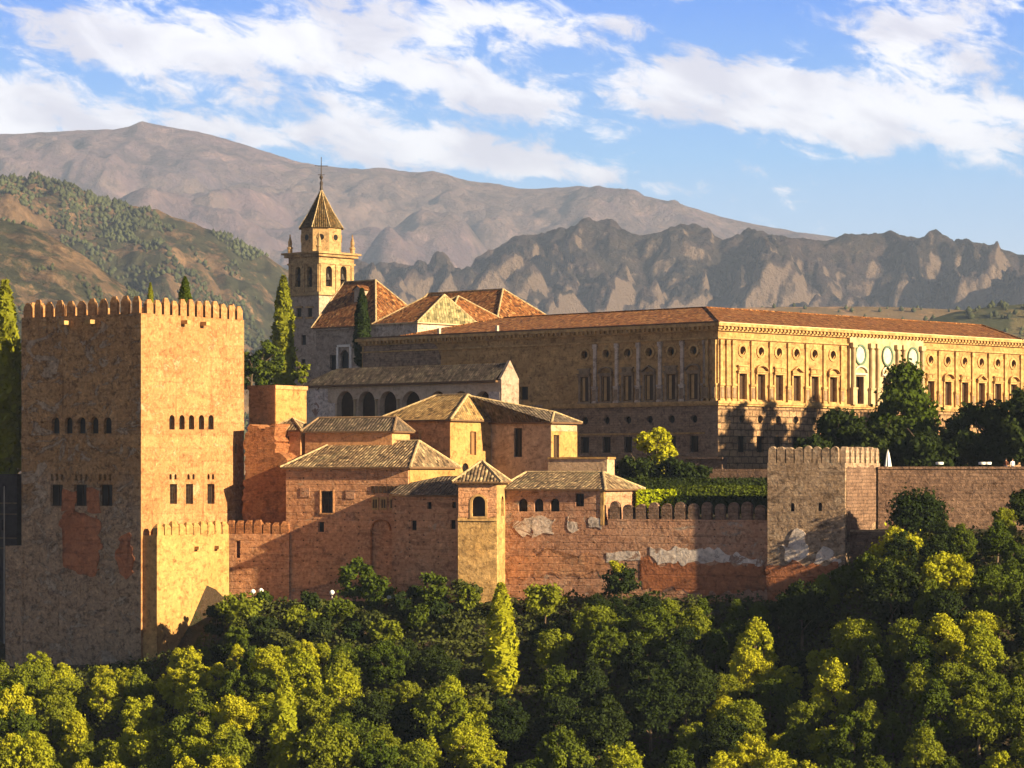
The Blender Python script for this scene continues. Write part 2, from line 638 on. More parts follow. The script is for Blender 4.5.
def wall(name, c0, c1, c2, brick=None, course=0.0, bump=0.5, streak=0.4, speck=0.3, fine=3.0, holes=False, grime=None, mortar_dark=0.70, joint=0.035, mott=0.75, flake=None, ck=1.0):
    """weathered wall. c0/c1 large blotches, c2 worn areas; brick=(w, h) masonry joints; course = rammed earth lifts"""
    m, t, bs, out = new_mat(name)
    pos = t.node('ShaderNodeNewGeometry').outputs['Position']
    uv = t.node('ShaderNodeUVMap').outputs[0]
    big = t.noise(pos, 0.16, 5, 0.6, 0.6)
    med = t.noise(pos, 0.8, 7, 0.65, 0.8)
    fin = t.noise(pos, fine, 6, 0.7)
    col = t.mix(t.ramp(big, 0.36, 0.64), c0, c1)
    col = t.mix(t.m('MULTIPLY', t.ramp(med, 0.50, 0.72), 0.8), col, c2)
    hgt = t.m('ADD', t.m('MULTIPLY', fin, 0.5), t.m('MULTIPLY', med, 0.9))
    if course:
        # level lifts of rammed earth, each a little different in tone, with a worn line between
        sp = t.node('ShaderNodeSeparateXYZ')
        t.put(sp.inputs[0], uv)
        vv = t.m('ADD', sp.outputs[1], t.m('MULTIPLY', t.m('SUBTRACT', med, 0.5), 0.35))
        k = t.m('DIVIDE', vv, course)
        fl = t.m('FLOOR', k)
        wn = t.node('ShaderNodeTexWhiteNoise', noise_dimensions='1D')
        t.put(wn.inputs['W'], fl)
        col = t.mix(t.m('MULTIPLY', wn.outputs[0], 0.35), col, tuple(x * .72 for x in c0))
        fr = t.m('ABSOLUTE', t.m('SUBTRACT', t.m('FRACT', k), 0.5))
        line = t.ramp(fr, 0.40, 0.5)
        col = t.mix(t.m('MULTIPLY', line, t.m('MULTIPLY', t.ramp(med, .35, .6), 0.40)), col, tuple(x * .5 for x in c0))
        hgt = t.m('SUBTRACT', hgt, t.m('MULTIPLY', line, 0.35 * ck))
        if holes:
            sp2 = t.m('ABSOLUTE', t.m('SUBTRACT', t.m('FRACT', t.m('DIVIDE', sp.outputs[0], 1.9)), 0.5))
            hole = t.m('MULTIPLY', t.m('LESS_THAN', sp2, 0.05), t.m('GREATER_THAN', fr, 0.40))
            wn2 = t.node('ShaderNodeTexWhiteNoise', noise_dimensions='2D')
            cb = t.node('ShaderNodeCombineXYZ')
            t.put(cb.inputs[0], t.m('FLOOR', t.m('DIVIDE', sp.outputs[0], 1.9)))
            t.put(cb.inputs[1], t.m('FLOOR', t.m('ADD', k, 0.5)))
            t.put(wn2.inputs['Vector'], cb.outputs[0])
            hole = t.m('MULTIPLY', hole, t.m('GREATER_THAN', wn2.outputs[0], 0.62))
            col = t.mix(t.m('MULTIPLY', hole, 0.8), col, (0.03, 0.02, 0.015))
    if grime:
        # a stained zone with an uneven edge at a fixed height
        g = t.m('ADD', _z(t, pos), t.m('MULTIPLY', t.m('SUBTRACT', t.noise(pos, 0.25, 5, 0.65), 0.5), grime[3]))
        col = t.mix(t.m('MULTIPLY', t.ramp(g, grime[0], grime[0] - grime[1]), grime[4]), col, grime[2])
    # mottling the size of single stones and scabs of lost render
    mo = t.noise(pos, 1.5, 6, .72, .3)
    mo2 = t.noise(t.scale(pos, (1, 1, 2.6)), .36, 7, .7, .8)
    col = t.mix(t.m('MULTIPLY', t.ramp(mo, .50, .66), mott), col, t.mix(1.0, col, (.40, .38, .37), 'MULTIPLY'))
    col = t.mix(t.m('MULTIPLY', t.ramp(mo, .46, .32), mott), col, t.mix(1.0, col, (1.5, 1.48, 1.44), 'MULTIPLY'))
    col = t.mix(t.m('MULTIPLY', t.ramp(mo2, .52, .60), mott * .9), col, t.mix(1.0, col, (.58, .56, .56), 'MULTIPLY'))
    hgt = t.m('ADD', hgt, t.m('MULTIPLY', mo, .9))
    if flake:
        # where the facing has come away another stone shows
        fk = t.noise(t.scale(pos, (1, 1, 1.5)), .26, 8, .68, 1.2)
        fm = t.ramp(fk, flake[1], flake[1] + .035)
        col = t.mix(t.m('MULTIPLY', fm, .85), col, t.mix(t.ramp(mo, .35, .65), flake[0], tuple(x * .55 for x in flake[0])))
        hgt = t.m('SUBTRACT', hgt, t.m('MULTIPLY', fm, .5))
    if brick:
        b = t.node('ShaderNodeTexBrick')
        wob = t.node('ShaderNodeTexNoise')
        t.put(wob.inputs['Vector'], pos)
        wob.inputs['Scale'].default_value = 1.2
        off = t.vm('MULTIPLY', t.vm('SUBTRACT', wob.outputs['Color'], (0.5, 0.5, 0.5)), (0.22, 0.22, 0.22))
        t.put(b.inputs['Vector'], t.vm('ADD', uv, off))
        b.inputs['Scale'].default_value = 1.0
        b.inputs['Brick Width'].default_value = brick[0]
        b.inputs['Row Height'].default_value = brick[1]
        b.inputs['Mortar Size'].default_value = joint
        b.inputs['Mortar Smooth'].default_value = 0.3
        b.inputs['Bias'].default_value = 0.0
        b.inputs['Color1'].default_value = (1.12, 1.08, 1.0, 1)
        b.inputs['Color2'].default_value = (0.72, 0.70, 0.68, 1)
        b.inputs['Mortar'].default_value = (mortar_dark,) * 3 + (1,)
        col = t.mix(0.8, col, b.outputs['Color'], 'MULTIPLY')
        hgt = t.m('SUBTRACT', hgt, t.m('MULTIPLY', b.outputs['Fac'], 0.8))
    if speck:
        col = t.mix(t.m('MULTIPLY', t.ramp(fin, 0.52, 0.70), speck), col, tuple(x * .38 for x in c0))
        col = t.mix(t.m('MULTIPLY', t.ramp(fin, 0.48, 0.30), speck * .8), col, tuple(min(.8, x * 1.45) for x in c2))
    if streak:
        sv = t.scale(uv, (1.1, 0.07, 1.0))
        st = t.noise(sv, 1.0, 5, 0.65)
        col = t.mix(t.m('MULTIPLY', t.ramp(st, 0.55, 0.75), streak), col, tuple(x * .42 for x in c0))
    t.put(bs.inputs['Base Color'], col)
    bp = t.node('ShaderNodeBump')
    bp.inputs['Strength'].default_value = bump
    bp.inputs['Distance'].default_value = 0.35
    t.put(bp.inputs['Height'], hgt)
    t.l.new(bp.outputs[0], bs.inputs['Normal'])
    return m


def _z(t, pos):
    s = t.node('ShaderNodeSeparateXYZ')
    t.put(s.inputs[0], pos)
    return s.outputs[2]


def tiles(name, ca, cb, cc, pu=0.42, pv=0.5, lich=(0.30, 0.27, 0.16), lk=0.35, bump=0.9):
    """barrel tile roof: columns running up the slope, rows, every tile its own tone"""
    m, t, bs, out = new_mat(name)
    pos = t.node('ShaderNodeNewGeometry').outputs['Position']
    uv = t.node('ShaderNodeUVMap').outputs[0]
    s = t.node('ShaderNodeSeparateXYZ')
    t.put(s.inputs[0], uv)
    jit = t.m('MULTIPLY', t.m('SUBTRACT', t.noise(pos, 0.9, 3), 0.5), 0.25)
    u = t.m('DIVIDE', t.m('ADD', s.outputs[0], jit), pu)
    v = t.m('DIVIDE', s.outputs[1], pv)
    cbn = t.node('ShaderNodeCombineXYZ')
    t.put(cbn.inputs[0], t.m('FLOOR', u))
    t.put(cbn.inputs[1], t.m('FLOOR', v))
    wn = t.node('ShaderNodeTexWhiteNoise', noise_dimensions='2D')
    t.put(wn.inputs['Vector'], cbn.outputs[0])
    col = t.cramp(wn.outputs[0], [(0.0, ca), (0.35, cb), (0.7, cb), (1.0, cc)])
    big = t.noise(pos, 0.35, 6, 0.65, 0.5)
    col = t.mix(t.m('MULTIPLY', t.ramp(big, 0.45, 0.7), lk), col, lich)
    mo = t.noise(pos, 1.7, 5, .75, .2)
    col = t.mix(t.m('MULTIPLY', t.ramp(mo, .49, .62), .75), col, t.mix(1.0, col, (.34, .32, .31), 'MULTIPLY'))
    col = t.mix(t.m('MULTIPLY', t.ramp(mo, .47, .34), .6), col, t.mix(1.0, col, (1.6, 1.55, 1.5), 'MULTIPLY'))
    fu = t.m('ABSOLUTE', t.m('SUBTRACT', t.m('FRACT', u), 0.5))
    fv = t.m('FRACT', v)
    chan = t.m('POWER', t.m('MULTIPLY', fu, 2.0), 2.0)
    h = t.m('SUBTRACT', t.m('MULTIPLY', t.m('SUBTRACT', 1.0, fv), 0.25), chan)
    h = t.m('ADD', h, t.m('MULTIPLY', wn.outputs[0], 0.5))
    bp = t.node('ShaderNodeBump')
    bp.inputs['Strength'].default_value = bump
    bp.inputs['Distance'].default_value = 0.12
    t.put(bp.inputs['Height'], h)
    t.l.new(bp.outputs[0], bs.inputs['Normal'])
    col = t.mix(t.m('MULTIPLY', t.ramp(chan, 0.55, 1.0), 0.55), col, tuple(x * .35 for x in ca))
    t.put(bs.inputs['Base Color'], col)
    bs.inputs['Roughness'].default_value = 0.85
    return m


def leaf(name, c0, c1, trans=0.22, tcol=None):
    m, t, bs, out = new_mat(name)
    t.n.remove(bs)
    oi = t.node('ShaderNodeObjectInfo')
    pos = t.node('ShaderNodeNewGeometry').outputs['Position']
    n = t.noise(pos, 0.7, 3, 0.6)
    f = t.m('ADD', t.m('MULTIPLY', oi.outputs['Random'], 0.55), t.m('MULTIPLY', n, 0.5), clamp=True)
    c = t.mix(f, c0, c1)
    df = t.node('ShaderNodeBsdfDiffuse')
    t.put(df.inputs[0], c)
    tr = t.node('ShaderNodeBsdfTranslucent')
    t.put(tr.inputs[0], t.mix(1.0, c, tcol or (1.3, 1.15, 0.5), 'MULTIPLY'))
    mx = t.node('ShaderNodeMixShader')
    mx.inputs[0].default_value = trans
    t.l.new(df.outputs[0], mx.inputs[1])
    t.l.new(tr.outputs[0], mx.inputs[2])
    t.l.new(mx.outputs[0], out.inputs[0])
    return m


# masonry
wall('tower_stone', (.34, .17, .07), (.43, .225, .095), (.47, .29, .145), course=1.6, ck=.25, bump=.55, streak=.8, speck=.4, mott=.62, flake=((.50, .34, .19), .60))
wall('tower_weathered', (.36, .20, .085), (.44, .255, .11), (.48, .31, .16), course=1.6, ck=.15, bump=1.0, streak=.8, speck=.6, mott=.95, flake=((.50, .39, .28), .545), grime=(.5, 4.0, (.39, .275, .18), 14.0, .85))
wall('rubble_stone', (.38, .29, .20), (.48, .38, .27), (.22, .165, .12), brick=(.8, .36), bump=1.0, streak=.25, speck=.7, fine=2.2, joint=.03, mott=.9)
wall('red_earth', (.47, .225, .115), (.55, .285, .15), (.52, .32, .19), course=.85, bump=.55, streak=.3, speck=.35, holes=True, flake=((.48, .35, .24), .63))
wall('red_patch_earth', (.36, .13, .055), (.42, .165, .075), (.33, .15, .08), course=1.6, bump=.4, streak=.3, speck=.3)
wall('brown_earth', (.41, .21, .125), (.49, .275, .17), (.45, .30, .21), course=.85, bump=.6, streak=.35, speck=.45, holes=True, flake=((.43, .34, .27), .60))
wall('grey_earth', (.34, .235, .155), (.42, .305, .215), (.47, .37, .28), brick=(1.0, .36), flake=((.50, .42, .34), .60), mott=.9, bump=.8, streak=.35, speck=.5, joint=.02)
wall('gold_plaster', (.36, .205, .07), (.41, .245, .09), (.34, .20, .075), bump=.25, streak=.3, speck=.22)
wall('gold_stone', (.40, .25, .10), (.46, .30, .13), (.36, .215, .085), brick=(1.3, .6), bump=.4, streak=.35, speck=.25, joint=.015, mortar_dark=.78)
wall('orange_plaster', (.48, .235, .105), (.54, .285, .13), (.45, .25, .12), bump=.3, streak=.3, speck=.3)
wall('red_brick', (.38, .155, .065), (.46, .21, .09), (.30, .15, .08), brick=(.5, .2), bump=.8, streak=.35, speck=.55, joint=.03)
wall('lime', (.58, .49, .42), (.66, .57, .50), (.44, .32, .24), bump=.4, streak=.2, speck=.45, flake=((.30, .16, .10), .56))
wall('tan_plaster', (.45, .305, .19), (.52, .365, .235), (.34, .22, .13), bump=.3, streak=.35, speck=.3)
wall('white_plaster', (.29, .225, .175), (.34, .27, .21), (.25, .185, .14), bump=.15, streak=.3, speck=.12)
wall('pale_render', (.46, .36, .28), (.54, .44, .35), (.36, .25, .17), bump=.35, streak=.2, speck=.3)
wall('cream_wall', (.52, .39, .27), (.58, .45, .32), (.44, .32, .22), bump=.2, streak=.35, speck=.15, mott=.3)
wall('palace_stone', (.38, .225, .09), (.45, .28, .12), (.33, .19, .08), brick=(1.6, .7), bump=.3, streak=.35, speck=.22, joint=.018, mortar_dark=.72)
wall('palace_rustic', (.37, .235, .135), (.44, .29, .17), (.31, .19, .11), brick=(1.7, .95), bump=1.0, streak=.3, speck=.3, joint=.10, mortar_dark=.30)
wall('palace_rubble', (.33, .225, .155), (.40, .285, .20), (.27, .185, .13), brick=(.7, .35), bump=.9, streak=.35, speck=.6)
wall('church_wall', (.34, .255, .19), (.42, .325, .245), (.27, .195, .14), bump=.35, streak=.3, speck=.35)
wall('church_stone', (.36, .24, .115), (.43, .295, .15), (.31, .20, .10), brick=(1.2, .5), bump=.3, streak=.3, speck=.2, joint=.015, mortar_dark=.8)
wall('garden_wall', (.20, .125, .09), (.26, .17, .125), (.16, .10, .075), brick=(.9, .4), bump=.9, streak=.3, speck=.6, holes=False)
# roofs
tiles('tile_brown', (.05, .034, .022), (.20, .135, .078), (.46, .34, .19))
tiles('tile_gold', (.10, .06, .026), (.30, .19, .075), (.48, .33, .14))
tiles('tile_slate', (.045, .032, .026), (.10, .075, .055), (.20, .15, .105), lk=.25)
tiles('tile_orange', (.055, .022, .010), (.22, .085, .028), (.40, .21, .08), lk=.5, lich=(.12, .06, .025))
tiles('tile_green', (.10, .09, .045), (.25, .22, .11), (.38, .30, .15), pu=.6)
tiles('tile_spire', (.035, .026, .012), (.09, .055, .02), (.15, .09, .035), pu=.35, pv=.35, lk=.2)
plain('eave', (.13, .075, .04))
plain('eave_pale', (.48, .36, .21))
plain('ridge_pale', (.36, .27, .15), var=.45, scale=3)
plain('ridge_dark', (.20, .135, .08), var=.3, scale=3)
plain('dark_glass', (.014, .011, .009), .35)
plain('dark_wood', (.055, .032, .018))
plain('wood', (.22, .12, .05))
plain('shutter', (.42, .27, .12))
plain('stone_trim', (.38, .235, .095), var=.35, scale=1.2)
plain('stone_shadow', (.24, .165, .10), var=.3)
plain('white_trim', (.72, .64, .54))
plain('marble', (.40, .30, .175), var=.25, scale=.8)
plain('marble_white', (.50, .45, .36), var=.15)
plain('marble_green', (.10, .16, .11))
plain('iron', (.05, .04, .035), .5)
plain('lamp_metal', (.45, .42, .36), .5)
plain('globe', (.8, .8, .78), .3, .02)
plain('canvas', (.80, .79, .76), .8, .04)
plain('skin', (.50, .30, .20), .6, .05)
plain('shirt', (.78, .78, .82), .9, .05)
plain('trousers', (.10, .12, .2), .9, .1)
plain('hair', (.04, .025, .015), .7, .1)
plain('bark', (.11, .08, .055), .95, .3, 2.0)
plain('unlit_black_wall', (.035, .03, .03), .9, .3)  # near-black colour stands in for the shade on the unlit house
plain('bush_red', (.14, .05, .025), .95, .3, 2.0)
# leaves
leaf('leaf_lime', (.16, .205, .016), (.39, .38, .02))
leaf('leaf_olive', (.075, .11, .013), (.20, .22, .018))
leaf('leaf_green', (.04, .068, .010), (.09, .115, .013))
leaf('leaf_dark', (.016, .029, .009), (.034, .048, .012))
leaf('leaf_cypress', (.10, .125, .013), (.19, .20, .016), .15)
leaf('leaf_scrub', (.035, .048, .014), (.075, .085, .02), .15)
leaf('leaf_hedge', (.30, .36, .010), (.34, .40, .012), .2)


def ground_mat():
    m, t, bs, out = new_mat('hillside_earth')
    pos = t.node('ShaderNodeNewGeometry').outputs['Position']
    n = t.noise(pos, .3, 6, .65)
    n2 = t.noise(pos, 2.0, 5, .7)
    c = t.mix(t.ramp(n, .4, .62), (.06, .04, .025), (.03, .035, .014))
    c = t.mix(t.m('MULTIPLY', t.ramp(n2, .5, .7), .5), c, (.10, .065, .04))
    t.put(bs.inputs['Base Color'], c)
    bp = t.node('ShaderNodeBump')
    bp.inputs['Strength'].default_value = .8
    bp.inputs['Distance'].default_value = .6
    t.put(bp.inputs['Height'], n2)
    t.l.new(bp.outputs[0], bs.inputs['Normal'])
    # open valley
    m, t, bs, out = new_mat('valley_ground')
    pos = t.node('ShaderNodeNewGeometry').outputs['Position']
    n = t.noise(pos, .004, 6, .6)
    n2 = t.noise(pos, .03, 5, .65)
    c = t.mix(t.ramp(n, .4, .6), (.34, .22, .13), (.17, .15, .07))
    c = t.mix(t.m('MULTIPLY', t.ramp(n2, .5, .65), .6), c, (.07, .08, .035))
    t.put(bs.inputs['Base Color'], c)
    m, t, bs, out = new_mat('grass')
    pos = t.node('ShaderNodeNewGeometry').outputs['Position']
    n = t.noise(pos, 3, 6, .65)
    t.put(bs.inputs['Base Color'], t.mix(n, (.09, .12, .02), (.2, .22, .03)))


ground_mat()


def mountain_mat(name, cols, veg, vscale, vk, sc, rock=None, bump=.6, bdist=30.0, grain=0.0):
    m, t, bs, out = new_mat(name)
    geo = t.node('ShaderNodeNewGeometry')
    pos = geo.outputs['Position']
    a = t.noise(pos, sc, 8, .62, .6)
    b = t.noise(pos, sc * 7, 8, .68, .4)
    c = t.mix(t.ramp(a, .38, .62), cols[0], cols[1])
    c = t.mix(t.m('MULTIPLY', t.ramp(b, .45, .66), .7), c, cols[2])
    if vk:
        vn = t.noise(pos, vscale, 8, .72, .3)
        vb = t.noise(pos, vscale * .12, 4, .6)
        c = t.mix(t.m('MULTIPLY', t.ramp(t.m('ADD', vn, t.m('MULTIPLY', t.m('SUBTRACT', vb, .5), .9)), .46, .56), vk), c, veg)
    if grain:
        # scree, scrub and ledges: small dark and pale spots
        gn = t.noise(t.scale(pos, (1, 1, .5)), grain, 7, .74, .5)
        c = t.mix(t.m('MULTIPLY', t.ramp(gn, .50, .60), .75), c, t.mix(1.0, c, (.42, .42, .45), 'MULTIPLY'))
        c = t.mix(t.m('MULTIPLY', t.ramp(gn, .46, .36), .65), c, t.mix(1.0, c, (1.75, 1.65, 1.55), 'MULTIPLY'))
    if rock:
        nz = _z(t, geo.outputs['Normal'])
        rk = t.ramp(t.m('ADD', nz, t.m('MULTIPLY', t.m('SUBTRACT', b, .5), .8)), .60, .40)
        c = t.mix(t.m('MULTIPLY', rk, .9), c, rock)
    t.put(bs.inputs['Base Color'], c)
    bs.inputs['Roughness'].default_value = 1.0
    bs.inputs['Specular IOR Level'].default_value = 0.0
    bp = t.node('ShaderNodeBump')
    bp.inputs['Strength'].default_value = bump
    bp.inputs['Distance'].default_value = bdist
    t.put(bp.inputs['Height'], t.m('ADD', b, t.noise(pos, sc * 30, 6, .7)))
    t.l.new(bp.outputs[0], bs.inputs['Normal'])
    return m


mountain_mat('far_mountain', [(.135, .092, .11), (.092, .070, .092), (.185, .13, .13)], (.16, .12, .10), .004, .45, .0012, bump=.7, bdist=50, grain=.008)
mountain_mat('wooded_hill', [(.09, .065, .042), (.12, .08, .05), (.22, .145, .085)], (.032, .038, .022), .03, .9, .004, bump=.6, bdist=12, grain=.045)
mountain_mat('rocky_ridge', [(.062, .050, .056), (.080, .062, .066), (.135, .098, .086)], (.055, .048, .038), .012, .6, .003, rock=(.30, .225, .18), bump=1.0, bdist=34, grain=.022)
mountain_mat('low_hill', [(.24, .145, .085), (.30, .19, .11), (.34, .22, .13)], (.06, .065, .03), .03, .55, .004, bump=.4, bdist=8)
mountain_mat('green_hill', [(.10, .09, .05), (.13, .11, .055), (.16, .13, .07)], (.05, .06, .03), .03, .85, .004, bump=.4, bdist=8)

# ------------------------------------------------------------------ land
def _hash(ix, iy, seed):
    h = (ix.astype(np.int64) * 374761393 + iy.astype(np.int64) * 668265263 + seed * 974711) & 0x7fffffff
    h = ((h ^ (h >> 13)) * 1274126177) & 0x7fffffff
    return ((h ^ (h >> 16)) & 0xffff) / 65535.0


def gnoise(x, y, seed=0):
    ix, iy = np.floor(x), np.floor(y)
    fx, fy = x - ix, y - iy
    ix, iy = ix.astype(np.int64), iy.astype(np.int64)

    def g(a, b, dx, dy):
        an = _hash(a, b, seed) * 2 * np.pi
        return np.cos(an) * dx + np.sin(an) * dy
    ux, uy = fx * fx * fx * (fx * (fx * 6 - 15) + 10), fy * fy * fy * (fy * (fy * 6 - 15) + 10)
    a = g(ix, iy, fx, fy) * (1 - ux) + g(ix + 1, iy, fx - 1, fy) * ux
    b = g(ix, iy + 1, fx, fy - 1) * (1 - ux) + g(ix + 1, iy + 1, fx - 1, fy - 1) * ux
    return (a * (1 - uy) + b * uy) * 1.5


def fbm(x, y, octv=5, seed=0, gain=.5):
    s, a, tot = 0, 1.0, 0
    for k in range(octv):
        s = s + a * gnoise(x * 2 ** k, y * 2 ** k, seed + k * 17)
        tot += a
        a *= gain
    return s / tot


def ridged(x, y, octv=5, seed=0, gain=.55):
    s, a, tot = 0, 1.0, 0
    for k in range(octv):
        s = s + a * (1 - np.abs(gnoise(x * 2 ** k, y * 2 ** k, seed + k * 31)) * 2)
        tot += a
        a *= gain
    return s / tot


def grid_mesh(name, Xg, Yg, Zg, mat):
    ny, nx = Xg.shape
    v = np.stack([Xg, Yg, Zg], -1).reshape(-1, 3)
    i = np.arange(ny * nx).reshape(ny, nx)
    q = np.stack([i[:-1, :-1], i[:-1, 1:], i[1:, 1:], i[1:, :-1]], -1).reshape(-1, 4)
    me = bpy.data.meshes.new(name)
    me.vertices.add(len(v))
    me.vertices.foreach_set('co', v.astype(np.float32).ravel())
    me.loops.add(q.size)
    me.loops.foreach_set('vertex_index', q.astype(np.int32).ravel())
    me.polygons.add(len(q))
    me.polygons.foreach_set('loop_start', np.arange(0, q.size, 4, dtype=np.int32))
    me.polygons.foreach_set('loop_total', np.full(len(q), 4, dtype=np.int32))
    me.polygons.foreach_set('use_smooth', np.ones(len(q), dtype=bool))
    me.update(calc_edges=True)
    me.materials.append(mat)
    o = link(name, me)
    o['kind'] = 'structure'
    return o


GRIDS = {}


def mountain(name, mat, prof, Yr, Lf, Lb, amp, sx, seed, crag=0, nx=520, nf=170, p=1.25, gully=.6, zb=-60, x0=-330, x1=1354, warp=.6):
    """a range whose crest is given by directions (column, row) at distance Yr; slope towards us Lf metres long"""
    px = np.linspace(x0, x1, nx)
    pr = np.array(prof, float)
    H = (HY - np.interp(px, pr[:, 0], pr[:, 1])) / F * Yr
    Xr = (px - CX) / F * Yr
    H = H + fbm(Xr / (sx * .35), Xr * 0 + 3.3, 5, seed + 5, .6) * amp * .06 + crag * np.maximum(0, ridged(Xr / (sx * .12), Xr * 0 + .7, 4, seed + 9) - .35)
    tf = np.linspace(1, 0, nf) ** 1.15
    tb = np.linspace(0, 1, 14)[1:]
    X = np.tile(Xr, (nf + 13, 1))
    T = np.concatenate([tf, -tb])[:, None] * np.ones_like(X)
    wob = fbm(X / (sx * 2), T * 2, 3, seed + 1) * 0.25
    Yd = np.where(T >= 0, Yr - Lf * T, Yr - Lb * T)
    Yd = Yd + np.where(T > 0, np.sin(np.clip(T, 0, 1) * np.pi) * wob * Lf * .3, 0)
    t = np.clip(np.abs(T), 0, 1)
    base = zb + (H[None, :] - zb) * np.where(T >= 0, (1 - t) ** p, (1 - t))
    # spurs and ravines: run down the slope, wander sideways
    wx = X / sx + warp * fbm(X / sx * .8, Yd / sx * .8, 4, seed + 2)
    r1 = ridged(wx + T * .5, T * (Lf / sx) * .28 + 5, 6, seed + 3)
    r2 = fbm(X / (sx * .5), Yd / (sx * .5), 6, seed + 4, .58)
    env = np.sin(np.clip(t, 0, 1) ** .8 * np.pi) ** (1.25 if crag < 4 else .7) * np.where(T > 0, 1, .3)
    env2 = np.clip(t / .22, 0, 1) * np.clip((1 - t) / .1, 0, 1)
    Z = base + amp * env * ((r1 - .45) * gully * 1.6 + r2 * .8) + amp * .2 * env2 * fbm(X / (sx * .14), Yd / (sx * .14), 5, seed + 8, .62)
    Z += amp * .07 * env2 * fbm(X / (sx * .045), Yd / (sx * .045), 4, seed + 13, .6)
    if crag:
        cr = np.maximum(0, ridged(X / (sx * .16), Yd / (sx * .22), 5, seed + 11) - .25)
        Z += crag * 1.5 * cr * np.clip(1.6 - t * 2.2, 0, 1) * np.clip(t / .03, 0, 1)
    # no needles: a point may stand only a little above its neighbours
    for _ in range(3):
        nb = (Z[:-2, 1:-1] + Z[2:, 1:-1] + Z[1:-1, :-2] + Z[1:-1, 2:]) / 4
        Z[1:-1, 1:-1] = np.minimum(Z[1:-1, 1:-1], nb + amp * .012)
    o = grid_mesh(name, X, Yd, Z, mat)
    GRIDS[name] = (X, Yd, Z)
    return o


# wide valley floor out to the horizon
g = MB()
g.face([(-40000, -3000, -62), (40000, -3000, -62), (40000, 45000, -62), (-40000, 45000, -62)])
vg = g.obj('valley_ground', M['valley_ground'])
vg['kind'] = 'structure'

mountain('far_mountain', M['far_mountain'], [(-330, 150), (-100, 135), (0, 133), (60, 130), (115, 128), (132, 124), (143, 120), (156, 124), (175, 128), (210, 135), (250, 145), (290, 158), (320, 166), (370, 172), (420, 175), (432, 173), (470, 182), (520, 190), (560, 189), (580, 186), (604, 189), (650, 197), (700, 209), (750, 222), (800, 233), (850, 238), (900, 250), (960, 262), (1100, 280), (1354, 300)],
         11000, 5200, 2500, 330, 1700, 3, crag=3, gully=.95, p=1.4)
mountain('wooded_hill', M['wooded_hill'], [(-330, 120), (-120, 150), (0, 178), (28, 178), (34, 172), (42, 174), (56, 183), (100, 199), (150, 214), (200, 231), (240, 247), (265, 258), (290, 272), (320, 294), (350, 318), (400, 350), (480, 395), (600, 440), (1354, 470)],
         3600, 1300, 900, 95, 420, 21, crag=4, gully=.8, p=1.15)
mountain('wooded_spur', M['wooded_hill'], [(-330, 190), (-100, 205), (0, 218), (40, 228), (80, 252), (110, 274), (140, 296), (170, 318), (220, 345), (300, 385), (400, 430), (1354, 470)],
         2500, 800, 500, 45, 260, 45, crag=2, gully=.7, p=1.1)
mountain('rocky_ridge', M['rocky_ridge'], [(-330, 337), (200, 307), (330, 275), (360, 270), (420, 269), (455, 273), (480, 269), (500, 255), (520, 241), (545, 235), (560, 231), (575, 233), (598, 226), (610, 224), (622, 233), (640, 239), (662, 237), (680, 232), (694, 235), (715, 247), (740, 245), (760, 241), (790, 247), (820, 250), (850, 248), (872, 239), (882, 237), (891, 235), (900, 239), (925, 245), (945, 243), (966, 237), (980, 242), (1000, 249), (1024, 255), (1100, 269), (1354, 297)],
         6000, 1900, 1400, 175, 400, 83, crag=4.5, gully=1.0, p=1.25, nx=900, nf=260)
mountain('low_hill', M['low_hill'], [(-330, 430), (300, 400), (480, 345), (600, 320), (690, 309), (740, 304), (800, 303), (900, 303), (950, 306), (1024, 310), (1354, 312)],
         3000, 900, 500, 16, 300, 91, gully=.5, p=1.1, nx=300, nf=70)
mountain('green_hill', M['green_hill'], [(-330, 470), (600, 470), (760, 380), (880, 330), (920, 318), (950, 309), (985, 304), (1024, 300), (1100, 296), (1354, 290)],
         2300, 600, 400, 14, 200, 95, gully=.5, p=1.1, nx=300, nf=70)

# the castle hill: wall line (column -> foot of the walls), plateau behind, wooded slope in front
WL = np.array([(-700, -22, 384), (0, -21.5, 371), (22, -22, 366), (100, -22.5, 356), (150, -22.4, 349), (205, -19.6, 350), (232, -15.7, 362), (300, -15.5, 360), (400, -15.3, 354), (460, -15.2, 348), (490, -15.2, 344), (520, -14.9, 347), (600, -14.4, 342), (767, -14.7, 333), (848, -9.6, 330), (900, -6.6, 331), (950, -7.0, 330), (1024, -7.0, 330), (1150, -4, 332), (1500, 7, 340), (2400, 16, 350)], float)


def hill_z(X, Y):
    X = np.asarray(X, float)
    Y = np.asarray(Y, float)
    px = CX + F * X / 348.0
    zw = np.interp(px, WL[:, 0], WL[:, 1])
    yw = np.interp(px, WL[:, 0], WL[:, 2])
    slope = np.interp(px, [0, 200, 500, 1024, 1500], [.26, .33, .36, .44, .5])
    shelf = np.interp(px, [200, 250, 300, 400, 470, 520], [1.0, 15.0, 14.0, 10.0, 6.0, 1.5])
    d = yw - Y
    front = zw - slope * np.clip(d - shelf, 0, None) + fbm(X / 14, Y / 14, 3, 5) * 1.2 * np.clip((d - shelf) / 10, 0, 1)
    plateau = np.interp(Y - yw, [0, 8, 14, 55, 140, 260], [0, 0, 0, 0, 0, 0])
    zp = np.interp(Y, [340, 375, 405, 420, 560], [-6.0, -4.0, -.6, -.2, 0])
    zp = np.maximum(zp, 0) if False else zp
    k = np.clip((Y - yw - 3) / 9, 0, 1)
    back = zw * (1 - k) + np.maximum(zp, zw) * k
    z = np.where(d > 0, front, back)
    z = np.where(Y > 560, z * 0 - (Y - 560) * .5, z)
    return np.maximum(z, -63)


